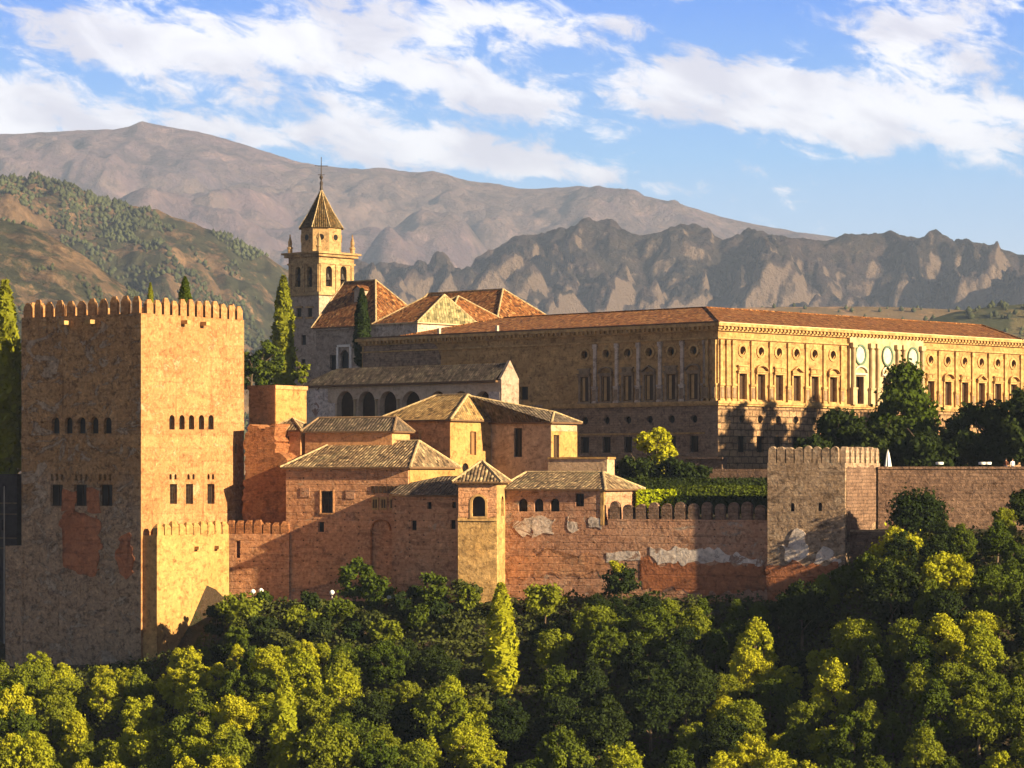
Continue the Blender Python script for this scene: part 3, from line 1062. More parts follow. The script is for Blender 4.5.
gx = np.linspace(-260, 300, 260)
gy = np.linspace(150, 690, 250)
GX, GY = np.meshgrid(gx, gy)
grid_mesh('castle_hill', GX, GY, hill_z(GX, GY), M['hillside_earth'])
# grass strip under the red wall
gr = MB()
for k in range(14):
    a0, a1 = 246 + k * 9, 246 + (k + 1) * 9
    p = [P(a0, 0, 348.5), P(a1, 0, 348.5), P(a1, 0, 354), P(a0, 0, 354)]
    gr.face([(q.x, q.y, float(hill_z(q.x, q.y)) + .06) for q in p])
go = gr.obj('lawn', M['grass'])
go['kind'] = 'structure'

# ------------------------------------------------------------------ buildings
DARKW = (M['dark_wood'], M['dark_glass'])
TB = (M['tile_brown'], M['eave'], M['ridge_pale'])
TG = (M['tile_gold'], M['eave'], M['ridge_pale'])
TS = (M['tile_slate'], M['eave'], M['ridge_dark'])
TO = (M['tile_orange'], M['eave'], M['ridge_pale'])


def boxpart(b, name, x0, x1, y0, y1, z0, z1, mat, parent=None):
    mb = MB()
    mb.box(x0, x1, y0, y1, z0, z1)
    return mb.obj(name, mat, parent or b.e)


# ---- the tall square tower
T = Bld('square_tower', 'tall massive square tower with crenellated top, one face in shade and one golden', 'tower', 141, 350, 33.7, -25.5)
tw_l, tw_r = T.left(21.5), T.right(244)
zt = T.z(313)
lo = [T.lop(x - 4, 417, x + 4, 433.5, 'arch') + ('bare',) for x in (55.5, 68.5, 81.5, 94.5, 107.5)]
lo += [T.lop(x - 6.3, 484.5, x + 6.3, 506) + ('mullion',) for x in (56.5, 80.5, 106)]
lo += [T.lop(x - 1.3, 474, x + 1.3, 480.5, 'arch') + ('bare',) for x in (52, 57, 62, 76, 81, 86, 100, 105, 110)]
ro = [T.rop(x - 2.7, 415, x + 2.7, 429.5, 'arch') + ('bare',) for x in (172, 182, 191.5, 201.5, 211)]
ro += [T.rop(x - 3.6, 484, x + 3.6, 504) + ('lattice',) for x in (173.5, 189.5, 211)]
ro += [T.rop(x - 1.1, 474, x + 1.1, 479.5, 'arch') + ('bare',) for x in (170.5, 175.5, 188.5, 193.5, 208.5, 213)]
ro += [T.rop(235, 444, 237, 453) + ('bare',)]
tower_wall = T.body(tw_r, tw_l, 0, zt, lo, ro, (M['tower_stone'], M['tower_weathered']), depth=.55, wmats=DARKW, top=False, lmi=1)
# the sunlit face is smoother golden plaster
boxpart(T, 'roof_deck', .5, tw_r - .5, .5, tw_l - .5, zt - 1.6, zt - 1.3, M['tower_stone'])
mm = merlon_mesh(1.12, .5, 1.9)
mm2 = merlon_mesh(1.12, .42, 1.95)
MW = tw_r
merlon_row(T, 'y', .26, 0, tw_l, 11, zt, mm2, M['tower_stone'])
merlon_row(T, 'x', .26, .9, tw_r, 12, zt, mm, M['tower_stone'])
merlon_row(T, 'x', tw_l - .38, .9, tw_r, 12, zt, mm, M['tower_stone'])
merlon_row(T, 'y', tw_r - .38, .9, tw_l - .9, 11, zt, mm2, M['tower_stone'])
for px, py in ((67, 323), (93, 322)):
    s = T.left(px); z = T.z(py, 0, s)
    boxpart(T, 'waterspout', -1.0, .1, s - .45, s + .45, z - .25, z + .25, M['stone_trim'])
for px, py in ((183, 322.5), (202, 324)):
    s = T.right(px); z = T.z(py, s, 0)
    boxpart(T, 'waterspout', s - .35, s + .35, -1.0, .1, z - .2, z + .25, M['stone_trim'])
# rough facing and earth repairs low on the shaded face
None and patch(T, 'L', [(22.5, 462), (44, 470), (116, 466), (134, 486), (139, 540), (140, 600), (140, 680), (22.5, 690), (22.5, 530)], M['rubble_stone'], .10, 0, 'rubble_facing', .45, 3)
patch(T, 'L', [(64, 512), (100, 515), (101, 545), (100, 572), (64, 572), (63, 545)], M['red_patch_earth'], .08, 0, 'earth_repair', .45, 4)
patch(T, 'L', [(119, 537), (131, 533), (132, 577), (125, 579), (119, 566)], M['red_patch_earth'], .08, 0, 'earth_repair', .4, 5)
patch(T, 'L', [(62, 489), (75, 489), (74, 512), (62, 512)], M['red_patch_earth'], .07, 0, 'earth_repair', .25, 7)
patch(T, 'L', [(87, 489), (99, 489), (99, 513), (87, 513)], M['red_patch_earth'], .07, 0, 'earth_repair', .25, 8)
# widened foot behind the left edge
pl0 = T.left(6)
boxpart(T, 'buttress', -.12, 9, tw_l - .3, pl0, -2, T.z(546, 0, tw_l), M['tower_weathered'])
# smooth golden plaster of the sunlit face: three broad coats with worn edges
patch(T, 'R', [(142.5, 342), (180, 344), (220, 341), (243, 345), (243, 420), (243, 470), (228, 500), (220, 512), (160, 522), (142.5, 522), (142.5, 440)], M['gold_plaster'], .03, 0, 'plaster_coat', .2, 9) if False else None

# ---- low crenellated bastion against its sunlit side
bx0, bx1 = .35, T.right(229, -2.2)
oz1 = T.z(535, 5, -2.2)
bmb = MB()
bmb.box(bx0, bx1, -2.2, -.01, -2, oz1)
FB = empty('bastion', (T.C.x, T.C.y, T.zb), math.pi / 2 - T.a)
tag(FB, 'low sunlit crenellated bastion against the foot of the tall square tower', 'bastion')
bmb.obj('wall', M['gold_plaster'], FB)
_e, T.e = T.e, FB
merlon_row(T, 'x', -1.85, bx0, bx1, 10, oz1, merlon_mesh(1.22, .7, 1.5), M['gold_plaster'])
for px, py in ((196, 548), (216, 547.5)):
    s = T.right(px, -2.2); z = T.z(py, s, -2.2)
    boxpart(T, 'waterspout', s - .3, s + .3, -2.9, -2.1, z - .2, z + .2, M['stone_trim'])
T.e = _e

# ---- red house flush with the wall
D = Bld('red_house', 'big red earth house with hipped tile roof rising straight from the fortress wall', 'house', 408, 352, 24, -16.5)
dl, dr = D.left(286), D.right(455)
lo = [D.lop(321, 491, 333, 513) + ('cross',), D.lop(318, 522, 324, 532) + ('bare',), D.lop(371, 519, 391.5, 620, 'arch') + ('none',)]
ze = D.z(467)
D.body(dr, dl, 0, ze, [lo[0], lo[1]], [], (M['red_earth'],), depth=.5, wmats=DARKW)
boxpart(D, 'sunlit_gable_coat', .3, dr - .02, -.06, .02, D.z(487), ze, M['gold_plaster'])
boxpart(D, 'window_frame', -.12, .1, lo[0][0] - .15, lo[0][1] + .15, lo[0][2] - .18, lo[0][2], M['orange_plaster'])
for k in (0, 1):
    s = lo[0][k]
    boxpart(D, 'window_frame', -.10, .1, s - .16 + .16 * k, s + .16 * k, lo[0][2], lo[0][3] + .15, M['orange_plaster'])
# blocked arch: a shallow niche frame
q = lo[2]
ol = outline(q[0] - .0, q[1], q[2], q[3], 'arch')[1:]
mb = MB()
cx_, cz_ = (q[0] + q[1]) / 2, q[3] - (q[1] - q[0]) / 2
inn = [(cx_ + (a - cx_) * .86, cz_ + (c - cz_) * (.86 if c > cz_ - .01 else 1)) for a, c in ol]
for k in range(len(ol) - 1):
    A, B, Cc, Dd = ol[k], ol[k + 1], inn[k + 1], inn[k]
    mb.face([(-.22, A[0], A[1]), (-.22, B[0], B[1]), (-.22, Cc[0], Cc[1]), (-.22, Dd[0], Dd[1])])
    mb.face([(-.22, A[0], A[1]), (.05, A[0], A[1]), (.05, B[0], B[1]), (-.22, B[0], B[1])])
    mb.face([(-.22, Dd[0], Dd[1]), (-.22, Cc[0], Cc[1]), (.05, Cc[0], Cc[1]), (.05, Dd[0], Dd[1])])
mb.obj('blocked_arch', M['red_brick'], D.e)
# carved lattice band
for x in (375.5, 384, 393, 402):
    o = D.lop(x - 3.2, 497, x + 3.2, 510)
    mb = MB()
    mb.box(-.16, .05, o[0], o[1], o[2], o[3], 0)
    w = (o[1] - o[0])
    for kk in (.18, .56):
        mb.box(-.17, -.161, o[0] + w * kk, o[0] + w * (kk + .26), o[2] + .25, o[3] - .3, 1)
    mb.obj('lattice_panel', (M['stone_trim'], M['dark_wood']), D.e)
for k in range(9):
    x = 373 + k * 3.9
    o = D.lop(x - 1.3, 486, x + 1.3, 493, 'arch')
    mb = MB()
    mb.box(-.09, .05, o[0], o[1], o[2], o[3], 0)
    mb.obj('blind_slot', M['dark_wood'], D.e)
for x, y in ((305, 492), (350.5, 494), (350, 516)):
    o = D.lop(x - 4.5, y - 4, x + 4.5, y + 5)
    boxpart(D, 'carved_panel', -.07, .05, o[0], o[1], o[2], o[3], M['brown_earth'])
o = D.lop(393, 512, 403, 521, 'arch')
DW = window_mesh(o[1] - o[0], o[3] - o[2], 'arch', 'bare')
w_ = link('window', DW, DARKW, D.e, (-.06, (o[0] + o[1]) / 2, o[2]))
w_.rotation_euler = (0, 0, -math.pi / 2)
rx = dr / 2
hip(D, 0, dr, 0, dl, ze, D.z(441, rx, dl / 2) - ze, 'y', D.left(419, rx), dl - D.left(336, rx), .55, TB)
patch(D, 'L', [(287, 590), (330, 584), (392, 592), (392, 612), (287, 612)], M['brown_earth'], .04, 0, 'worn_base', .5, 12)

# ---- wall house to its right with a slate lean-to
E1 = Bld('wall_house', 'low red house in the fortress wall with dark lean-to roof left of the little turret', 'house', 460, 346.2, 24, -16.5)
el, er = E1.left(392), 4.5
lo = [E1.lop(411.5, 520.5, 416.5, 530) + ('bare',), E1.lop(427, 502, 431.5, 509) + ('bare',), E1.lop(450.5, 520, 455.5, 529) + ('bare',), E1.lop(452, 502, 456, 508) + ('bare',)]
ze1 = E1.z(495)
E1.body(er, el, 0, ze1, lo, [], (M['red_earth'],), depth=.4, wmats=DARKW)
mb = MB()
zr = E1.z(476, er, 3)
y0_, y1_ = E1.left(463), E1.left(415)
A = [(-.4, y0_, ze1), (-.4, y1_, ze1), (er, y1_ - 1.5, zr), (er, y0_, zr)]
mb.face(A, 0)
A2 = [(-.4, y1_, ze1), (-.4, el + .2, ze1 + .1), (er * .6, el + .2, ze1 + 1.2), (er, y1_ - 1.5, zr)]
mb.face(A2, 0)
mb.box(-.4, -.3, y0_, el + .2, ze1 - .2, ze1 - .01, 1)
mb.face([(er, y0_, ze1), (er, y0_, zr), (-.4, y0_, ze1)], 1)
mb.obj('roof', (M['tile_slate'], M['eave']), E1.e)

# ---- little turret
TU = Bld('wall_turret', 'slim turret with pyramid roof and arched window on the red fortress wall', 'turret', 497, 343.6, 10, -17.2)
tl, tr = TU.left(458), 6.5
ztu = TU.z(481.5)
lo = [TU.lop(472, 496, 485.5, 518, 'arch') + ('bare',)]
ro = [TU.rop(501, 496, 504, 516, 'arch') + ('bare',)]
TU.body(tr, tl, 0, ztu, lo, ro, (M['gold_stone'],), depth=.5, wmats=DARKW)
patch(TU, 'L', [(458.5, 483), (496.5, 483), (496.5, 517), (487, 518), (487, 500), (479, 493), (471, 500), (471, 518), (458.5, 517)], M['red_earth'], .06, 0, 'brick_panel', .03, 15)
o = TU.lop(470, 494, 487.5, 518.5, 'arch')
mb = MB()
oo = outline(o[0], o[1], o[2], o[3], 'arch')
oi = outline(o[0] + .25, o[1] - .25, o[2] + .25, o[3] - .25, 'arch')
mb.ring([(-.14, a, c) for a, c in oo], [(-.14, a, c) for a, c in oi])
mb.ring([(-.14, a, c) for a, c in oo], [(.05, a, c) for a, c in oo])
mb.ring([(-.14, a, c) for a, c in oi], [(.05, a, c) for a, c in oi])
mb.obj('window_surround', M['stone_trim'], TU.e)
boxpart(TU, 'ledge', -.18, .03, 0, tl, TU.z(521), TU.z(519), M['stone_trim'])
boxpart(TU, 'cornice', -.25, tr, -.25, tl + .2, ztu - .35, ztu - .01, M['stone_trim'])
hip(TU, -.05, 5.4, -.05, tl, ztu, TU.z(461, 2.7, tl / 2) - ztu, 'y', tl / 2 - .03, tl / 2 - .03, .6, TB)

# ---- long curtain wall
CW = Bld('curtain_wall', 'long reddish fortress wall with blunt merlons and white lime stains', 'wall', 769, 335.5, 24, -16.5)
cl = CW.left(500)
zc = CW.z(526)
lo = [CW.lop(541, 519, 546.5, 529.5) + ('bare',), CW.lop(577, 518, 580, 525) + ('bare',), CW.lop(596, 519, 599, 527) + ('bare',)]
zg = CW.z(517)
CW.body(1.6, cl, 0, zg - 1.1, [CW.lop(541, 525.5, 546, 531) + ('bare',)], [], (M['brown_earth'],), depth=.4, wmats=DARKW)
s606 = CW.left(608)
boxpart(CW, 'parapet', 0.002, .7, 0, s606, zg - 1.1, zg - .35, M['brown_earth'])
merlon_row(CW, 'y', .36, .3, s606, 12, zg - .36, merlon_mesh(1.22, .7, 1.9, 'round'), M['garden_wall'], .06)
patch(CW, 'L', [(648, 551), (664, 549), (700, 549), (725, 550), (752, 556), (766, 560), (766, 565), (740, 562), (700, 563), (660, 562), (647, 558)], M['lime'], .05, 0, 'lime_stain', .30, 21)
patch(CW, 'L', [(607, 552), (640, 551), (641, 560), (607, 562)], M['lime'], .05, 0, 'lime_stain', .1, 22)
patch(CW, 'L', [(640, 560), (766, 564), (766, 590), (640, 592)], M['red_patch_earth'], .03, 0, 'earth_repair', .4, 26)
patch(CW, 'L', [(508, 556), (560, 553), (606, 560), (606, 575), (560, 578), (508, 580)], M['red_earth'], .03, 0, 'earth_repair', .5, 27)

# ---- gallery building on the wall right of the turret
G = Bld('gallery_house', 'long low house with grey tiled roof and three arched windows on the wall', 'house', 603, 0, 0, 0) if False else None
sg = CW.left(603)
gC = CW.C + CW.L * sg
G = Bld('gallery_house', 'long low house with mottled tile roof and three arched windows right of the turret', 'house', 603, gC.y, 24, CW.zb + zg - 1.12)
gl, gr_ = G.left(503), G.right(639)
zeg = G.z(489)
zlow = 0.0
lo = [G.lop(x - 4.5, 498.5, x + 4.5, 511.5, 'arch') + ('bare',) for x in (523, 538.8, 555)]
lo += [G.lop(575.5, 493.5, 584, 506.5) + ('mullion',)]
G.body(gr_, gl, 0, zeg, lo, [], (M['brown_earth'],), depth=.4, wmats=DARKW)
for (pts, sd) in (([(517, 520), (527, 517.5), (534, 518), (532, 526), (535, 531), (516, 532)], 3), ([(530, 518), (552, 519), (551, 534), (541, 537), (531, 530)], 4), ([(568, 519), (580, 518), (581, 527), (569, 529)], 5), ([(591, 517), (602, 518), (602, 529), (593, 528)], 6)):
    patch(CW, 'L', pts, M['lime'], .05, 0, 'plaster_patch', .42, 30 + sd)
boxpart(G, 'corner_post', -.08, .4, -.12, .3, 0, zeg, M['gold_stone'])
boxpart(G, 'corner_post', gr_ - .6, gr_ + .05, -.12, .5, 0, zeg, M['gold_stone'])
rxg = gr_ / 2
hip(G, 0, gr_, 0, gl, zeg, G.z(472, rxg, gl / 3) - zeg, 'y', G.left(603, rxg), .5, .55, TB)

# ---- ruined link wall with merlons left of the red house, and brick tower behind
CR = Bld('crenellated_wall', 'short dark red crenellated wall between the bastion and the red house', 'wall', 289, D.C.y + D.L.y * D.left(289) - .3, 20, -20)
crl = CR.left(226)
zcr = CR.z(534)
CR.body(1.4, crl, 0, zcr, [CR.lop(236, 541, 240, 558) + ('none',)], [], (M['red_earth'],), depth=1.3)
o = CR.lop(236, 541, 240, 558)
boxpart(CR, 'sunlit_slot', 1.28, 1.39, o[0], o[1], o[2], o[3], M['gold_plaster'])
merlon_row(CR, 'y', .4, 0, crl, 7, zcr, merlon_mesh(1.02, .7, 1.5), M['red_brick'], .1)

BT = Bld('brick_tower', 'ragged brick tower stub with one smooth golden side behind the crenellated wall', 'tower', 275, 369, 33, -16)
btl, btr = BT.left(249), BT.right(306)
zbt = BT.z(386)
BT.body(btr, btl, 0, zbt, [], [], (M['orange_plaster'],), depth=.3)
boxpart(BT, 'plaster_face', .02, btr, -.08, .02, BT.z(432), zbt - .4, M['gold_plaster'])
boxpart(BT, 'coping', -.15, btr + .15, -.2, btl + .15, zbt - .38, zbt + .12, M['orange_plaster'])
RW = Bld('ragged_wall', 'ragged ruined brick wall in front of the brick tower stub', 'wall', 288, 361, 24, -18)
def cut_wall(b, pts, th, mat):
    mb = MB()
    pp = []
    for (xa, ya), (xb, yb) in zip(pts, pts[1:] + pts[:1]):
        n = max(1, int(math.hypot(xb - xa, yb - ya) / 3))
        for k in range(n):
            t = k / n
            x, y = xa + (xb - xa) * t, ya + (yb - ya) * t
            s_ = b.left(x)
            j = 0 if min(ya, yb) > 525 else .22
            pp.append((s_ + rngb.uniform(-j, j), b.z(y, 0, s_) + rngb.uniform(-j, j)))
    a = [(0, q, z) for q, z in pp]
    c = [(th, q, z) for q, z in pp]
    mb.face(a)
    mb.face(c[::-1])
    mb.ring(a, c)
    return mb.obj('wall', mat, b.e)


rngb = random.Random(8)
cut_wall(RW, [(244, 436), (250, 424), (262, 430), (274, 424), (276, 452), (284, 458), (288, 462), (288, 532), (243, 532), (242, 500), (246, 470)], 4.5, M['red_brick'])
# ---- small annex house with window
N = Bld('annex_house', 'small orange annex with tiled roof and one dark square window', 'house', 300.5, 364, 30, -10)
nl, nr = N.left(271), N.right(313.5)
zn = N.z(430)
N.body(nr, nl, 0, zn, [N.lop(279, 436.5, 289, 454) + ('cross',)], [], (M['orange_plaster'],), depth=.35, wmats=DARKW)
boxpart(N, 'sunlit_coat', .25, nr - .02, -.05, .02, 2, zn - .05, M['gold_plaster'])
hip(N, 0, nr, 0, nl, zn, N.z(418.5, nr / 2, nl / 2) - zn, 'y', nl / 2 - .1, nl / 2 - .1, .5, TB)
N2 = Bld('annex_hall', 'long low orange hall with tiled roof behind the red house', 'house', 392, 359, 24, -9)
n2l = N2.left(305)
zn2 = N2.z(431)
N2.body(5, n2l, 0, zn2, [], [], (M['orange_plaster'],), depth=.3)
hip(N2, 0, 5, 0, n2l, zn2, N2.z(417.5, 2.5, n2l / 2) - zn2, 'y', .6, .6, .45, TS)

# ---- upper house
H = Bld('upper_house', 'tall upper house with golden sunlit side and tiled hip roof', 'house', 450, 369, 38, -9)
hl, hr = H.left(379), H.right(504)
zh = H.z(419.5)
lo = [H.lop(388, 431, 419, 444.5) + ('none',)]
ro = [H.rop(470, 431.5, 476, 455) + ('shutter',), H.rop(493.5, 428.5, 500, 455) + ('shutter',), H.rop(462, 463, 468.5, 473, 'circle') + ('bare',)]
H.body(hr, hl, 0, zh, [], ro, (M['orange_plaster'],), depth=.35, wmats=(M['wood'], M['dark_glass']))
q = ro
mb = MB()
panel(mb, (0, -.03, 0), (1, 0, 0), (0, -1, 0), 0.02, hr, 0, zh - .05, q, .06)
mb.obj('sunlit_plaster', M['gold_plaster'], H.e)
boxpart(H, 'painted_panel', -.06, .02, lo[0][0], lo[0][1], lo[0][2], lo[0][3], M['red_brick'])
boxpart(H, 'panel_border', -.10, .02, lo[0][0] - .3, lo[0][0], lo[0][2], lo[0][3], M['stone_trim'])
boxpart(H, 'panel_border', -.10, .02, lo[0][1], lo[0][1] + 1.2, lo[0][2], lo[0][3], M['stone_trim'])
hx = hr / 2
hip(H, 0, hr, 0, hl, zh, H.z(395, hx, hl / 2) - zh, 'y', H.left(468, hx), hl - H.left(437, hx), .55, TG)

H2 = Bld('upper_wing', 'shaded wing with tall dark window beside the golden upper house', 'house', 551, 369.5, 38, -9)
h2l, h2r = H2.left(500) + 3.5, H2.right(577)
zh2 = H2.z(422)
H2.body(h2r, h2l, 0, zh2, [H2.lop(514, 428, 522, 457) + ('mullion',)], [H2.rop(553.5, 435, 559, 461) + ('shutter',)], (M['tan_plaster'],), depth=.4, wmats=DARKW)
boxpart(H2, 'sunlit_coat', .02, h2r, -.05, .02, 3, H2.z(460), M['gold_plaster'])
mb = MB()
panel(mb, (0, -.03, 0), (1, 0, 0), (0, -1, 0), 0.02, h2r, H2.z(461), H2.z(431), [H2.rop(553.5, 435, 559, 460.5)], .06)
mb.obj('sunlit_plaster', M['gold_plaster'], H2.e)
# its roof climbs to the upper house's ridge end
yh_ = H.left(470, hx)
wp_ = H.C + H.R * hx + H.L * yh_ - H2.C
ap = (wp_.dot(H2.R), wp_.dot(H2.L), H.z(396, hx, yh_) + H.zb - H2.zb)
ov_ = .5
A, A2, Bq, Cq = (-ov_, -ov_, zh2), (h2r + ov_, -ov_, zh2), (-ov_, h2l, zh2), (h2r + ov_, h2l, zh2)
r0_ = (h2r / 2, 1.6, zh2 + 1.35)
mb = MB()
mb.face([r0_, A, ap], 0)
mb.face([A, ap, Bq][::-1], 0)
mb.face([A2, Cq, ap], 0)
mb.face([r0_, A2, ap], 0)
mb.face([A, A2, r0_], 0)
lo_ = [(p[0], p[1], p[2] - .2) for p in (A, A2, Cq, Bq)]
mb.ring(lo_, [A, A2, Cq, Bq], 1)
mb.face(lo_[::-1], 1)
ro_ = mb.obj('roof', (M['tile_slate'], M['eave']), H2.e)
for p, q in ((A, r0_), (A2, r0_), (r0_, ap)):
    c = MB()
    c.tube(p, q, .15)
    c.obj('ridge_tile', M['ridge_pale'], ro_)

BW = Bld('terrace_parapet', 'low sunlit terrace parapet right of the upper wing', 'wall', 607, 366, 24, -6)
bwl = BW.left(548)
BW.body(2.5, bwl, 0, BW.z(459), [], [], (M['tan_plaster'],), depth=.3)
boxpart(BW, 'coping', -.15, 2.6, -.15, bwl, BW.z(459), BW.z(457), M['gold_plaster'])

# ---- court hall with arcade
A_ = Bld('arcade_hall', 'long hall with low dark tile roof above a shaded round arcade', 'hall', 500.5, 392, 43, -6)
al, ar = A_.left(304), A_.right(518)
za = A_.z(380)
arch_px = [(345, 8.5), (366.5, 8.5), (388, 8.5), (411, 9.5), (438, 7), (461, 7), (483, 7)]
lo = [A_.lop(x - w, 391, x + w, 419, 'arch') + ('none',) for x, w in arch_px]
lo += [A_.lop(317.5, 408, 321, 414) + ('bare',)]
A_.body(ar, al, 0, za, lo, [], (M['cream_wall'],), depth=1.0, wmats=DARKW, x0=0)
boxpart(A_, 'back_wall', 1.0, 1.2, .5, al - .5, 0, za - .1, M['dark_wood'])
patch(A_, 'L', [(306, 388), (328, 388), (328, 402), (335, 403), (335, 417), (306, 417)], M['lime'], .05, 0, 'white_plaster', .03, 51)
patch(A_, 'L', [(489, 392), (500, 392), (500, 406), (489, 406)], M['lime'], .05, 0, 'white_plaster', .03, 52)
for (x, w), (x2, w2) in zip(arch_px, arch_px[1:]):
    xm = (x + w + x2 - w2) / 2
    s = A_.left(xm)
    mb = MB()
    z0c, z1c = A_.z(419, 0, s), A_.z(399, 0, s)
    mb.lathe([(.24, z0c), (.17, z0c + .2), (.15, z1c - .3), (.3, z1c - .05), (.3, z1c)], 8, 0, (-.2, s))
    mb.obj('column', M['marble'], A_.e)
# roof: slope towards us, hipped at the far end, raking gable wall at the near end
zra = A_.z(362.5, ar / 2, .4)
hh = zra - za
mb = MB()
x0_, x1_, y0_, y1_ = -.6, ar + .6, .35, al + .6
yr = A_.left(337, ar / 2)
xm = ar / 2
mb.face([(x0_, y1_, za), (x0_, y0_, za), (xm, y0_, zra), (xm, yr, zra)], 0)
mb.face([(x1_, y1_, za), (x0_, y1_, za), (xm, yr, zra)], 0)
mb.face([(x1_, y0_, za), (x1_, y1_, za), (xm, yr, zra), (xm, y0_, zra)], 0)
mb.box(x0_, x1_, y0_, y1_, za - .3, za - .02, 1)
ra = mb.obj('roof', (M['tile_slate'], M['eave']), A_.e)
mb = MB()
g0 = [(-.15, za + .1), (ar + .1, za + .1), (xm, zra + .3)]
mb.face([(x, -.15, z) for x, z in g0]); mb.face([(x, .34, z) for x, z in g0][::-1])
mb.ring([(x, -.15, z) for x, z in g0], [(x, .34, z) for x, z in g0])
mb.obj('gable', M['white_plaster'], A_.e)
boxpart(A_, 'gable_coat', .02, ar, -.15, .02, 0, za + .1, M['white_plaster'])

# ---- right-hand wall tower
RT = Bld('wall_tower', 'square grey wall tower with merlons at the right end of the fortress wall', 'tower', 845, 330.5, 24, -16.5)
rl, rr = RT.left(767.5), RT.right(880)
zrt = RT.z(463)
lo = [RT.lop(790.5, 503, 794.5, 511.5, 'arch') + ('bare',), RT.lop(818, 502.5, 822, 511, 'arch') + ('bare',), RT.lop(791.5, 548, 793.5, 560) + ('bare',), RT.lop(819, 548, 821, 560) + ('bare',)]
RT.body(rr, rl, 0, zrt, lo, [RT.rop(862, 517, 866.5, 531, 'arch') + ('bare',)], (M['grey_earth'],), depth=.45, wmats=DARKW, top=False)
boxpart(RT, 'roof_deck', .4, rr - .4, .4, rl - .4, zrt - 1.2, zrt - 1.0, M['grey_earth'])
mr = merlon_mesh(.93, .65, 1.8, 'round')
mrb = merlon_mesh(1.22, .65, 1.8, 'round')
merlon_row(RT, 'y', .33, .7, rl, 8, zrt, mr, M['grey_earth'])
merlon_row(RT, 'x', .33, 0, rr, 7, zrt, mrb, M['grey_earth'], .03)
merlon_row(RT, 'y', rr - .33, .7, rl, 8, zrt, mr, M['grey_earth'])
merlon_row(RT, 'x', rl - .33, .8, rr - .8, 6, zrt, mrb, M['grey_earth'])
patch(RT, 'L', [(768, 563), (800, 562), (836, 565), (830, 580), (800, 604), (768, 606)], M['red_patch_earth'], .12, 0, 'earth_repair', .3, 61)
patch(RT, 'L', [(784, 548), (791, 537), (800, 530), (806, 540), (803, 558), (798, 561), (784, 560)], M['lime'], .08, 0, 'lime_stain', .4, 62)
patch(RT, 'L', [(815, 556), (822, 549), (832, 552), (842, 560), (842, 563), (812, 562)], M['lime'], .08, 0, 'lime_stain', .3, 63)
patch(RT, 'R', [(846, 470), (858, 465), (872, 466), (877, 475), (877.5, 520), (870, 530), (858, 535), (846.5, 540)], M['garden_wall'], .05, 0, 'shadow_patch', .25, 64)  # arch-topped dark patch paints the shadow lying on this face

# ---- garden wall to the right
JW = Bld('garden_wall', 'long brown rubble wall holding the terrace under the dark trees', 'wall', 1110, 337, 9, -9)
jl = JW.left(878)
JW.body(1.2, jl, 0, JW.z(469), [], [], (M['garden_wall'],), depth=.3)
boxpart(JW, 'coping', -.12, 1.3, 0, jl, JW.z(469), JW.z(466.5), M['garden_wall'])
KW = Bld('stone_ledge', 'low dark stone ledge at the foot of the right wall tower', 'wall', 892, 331, 14, -12)
KW.body(1.0, KW.left(848), 0, KW.z(532), [], [], (M['garden_wall'],), depth=.3)
boxpart(KW, 'coping', -.1, 1.1, -.1, KW.left(848), KW.z(532), KW.z(530), M['grey_earth'])

# ---- shaded house at the far left edge
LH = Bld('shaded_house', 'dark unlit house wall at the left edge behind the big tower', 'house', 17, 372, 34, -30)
LH.body(8, 16, 0, LH.z(474), [LH.lop(2, 520, 8, 530) + ('bare',), LH.lop(-6, 490, -1, 500) + ('bare',)], [], (M['unlit_black_wall'],), depth=.3, wmats=DARKW)
mb = MB()
s_ = LH.left(7)
mb.tube((-.5, s_, 4), (-.5, s_, LH.z(486)), .07)
mb.obj('scaffold_pole', M['lamp_metal'], LH.e)  # pale upright scaffold pole before the dark house
for py in (503, 514, 538, 548):
    boxpart(LH, 'string_course', -.12, .05, 0, 16, LH.z(py) - .12, LH.z(py) + .06, M['bark'])

# ------------------------------------------------------------------ renaissance palace
PA = Bld('palace', 'huge square stone palace with low orange roof and two storeys of ornate windows', 'palace', 718, 410, 43.6, -5)
pl, pr = PA.left(362), PA.right(1046)
zE = PA.z(322)            # top of the cornice
zS = PA.z(401)            # string course
Lx = [585, 606.5, 628, 649.5, 671.5, 694]
Rx1 = [742, 760.4, 778.3, 796, 814, 832.3]
RxP = [857.5, 884.5, 910]
Rx2 = [930, 947.2, 964, 980.7, 997, 1012.8, 1028.5]
ls = [PA.left(x) for x in Lx]
rs1 = [PA.right(x) for x in Rx1]
rsP = [PA.right(x) for x in RxP]
rs2 = [PA.right(x) for x in Rx2]
Z0 = 5.0                   # local height of the palace ground


def zz(py):
    return PA.z(py)


wn0, wn1 = zz(398.5), zz(373)
oc = zz(349.5)
lowo, lw0, lw1 = zz(418.5), zz(452), zz(435.5)
up_l = [(s - .78, s + .78, wn0, wn1, 'rect', 'shutter') for s in ls]
up_r = [(s - .78, s + .78, wn0, wn1, 'rect', 'shutter') for s in rs1 + rs2]
po = [(s - .95, s + .95, wn0 - .2, wn1 + .3, 'rect', 'mullion') for s in rsP]
oc_l = [(s - .62, s + .62, oc - .62, oc + .62, 'circle', 'bare') for s in ls]
oc_r = [(s - .62, s + .62, oc - .62, oc + .62, 'circle', 'bare') for s in rs1 + rs2]
lo_l = [(s - .62, s + .62, lowo - .6, lowo + .6, 'circle', 'bare') for s in ls] + [(s - .8, s + .8, lw0, lw1, 'rect', 'mullion') for s in ls]
lo_l += [(s - .8, s + .8, zz(395), zz(381), 'rect', 'mullion') for s in (PA.left(524),)]
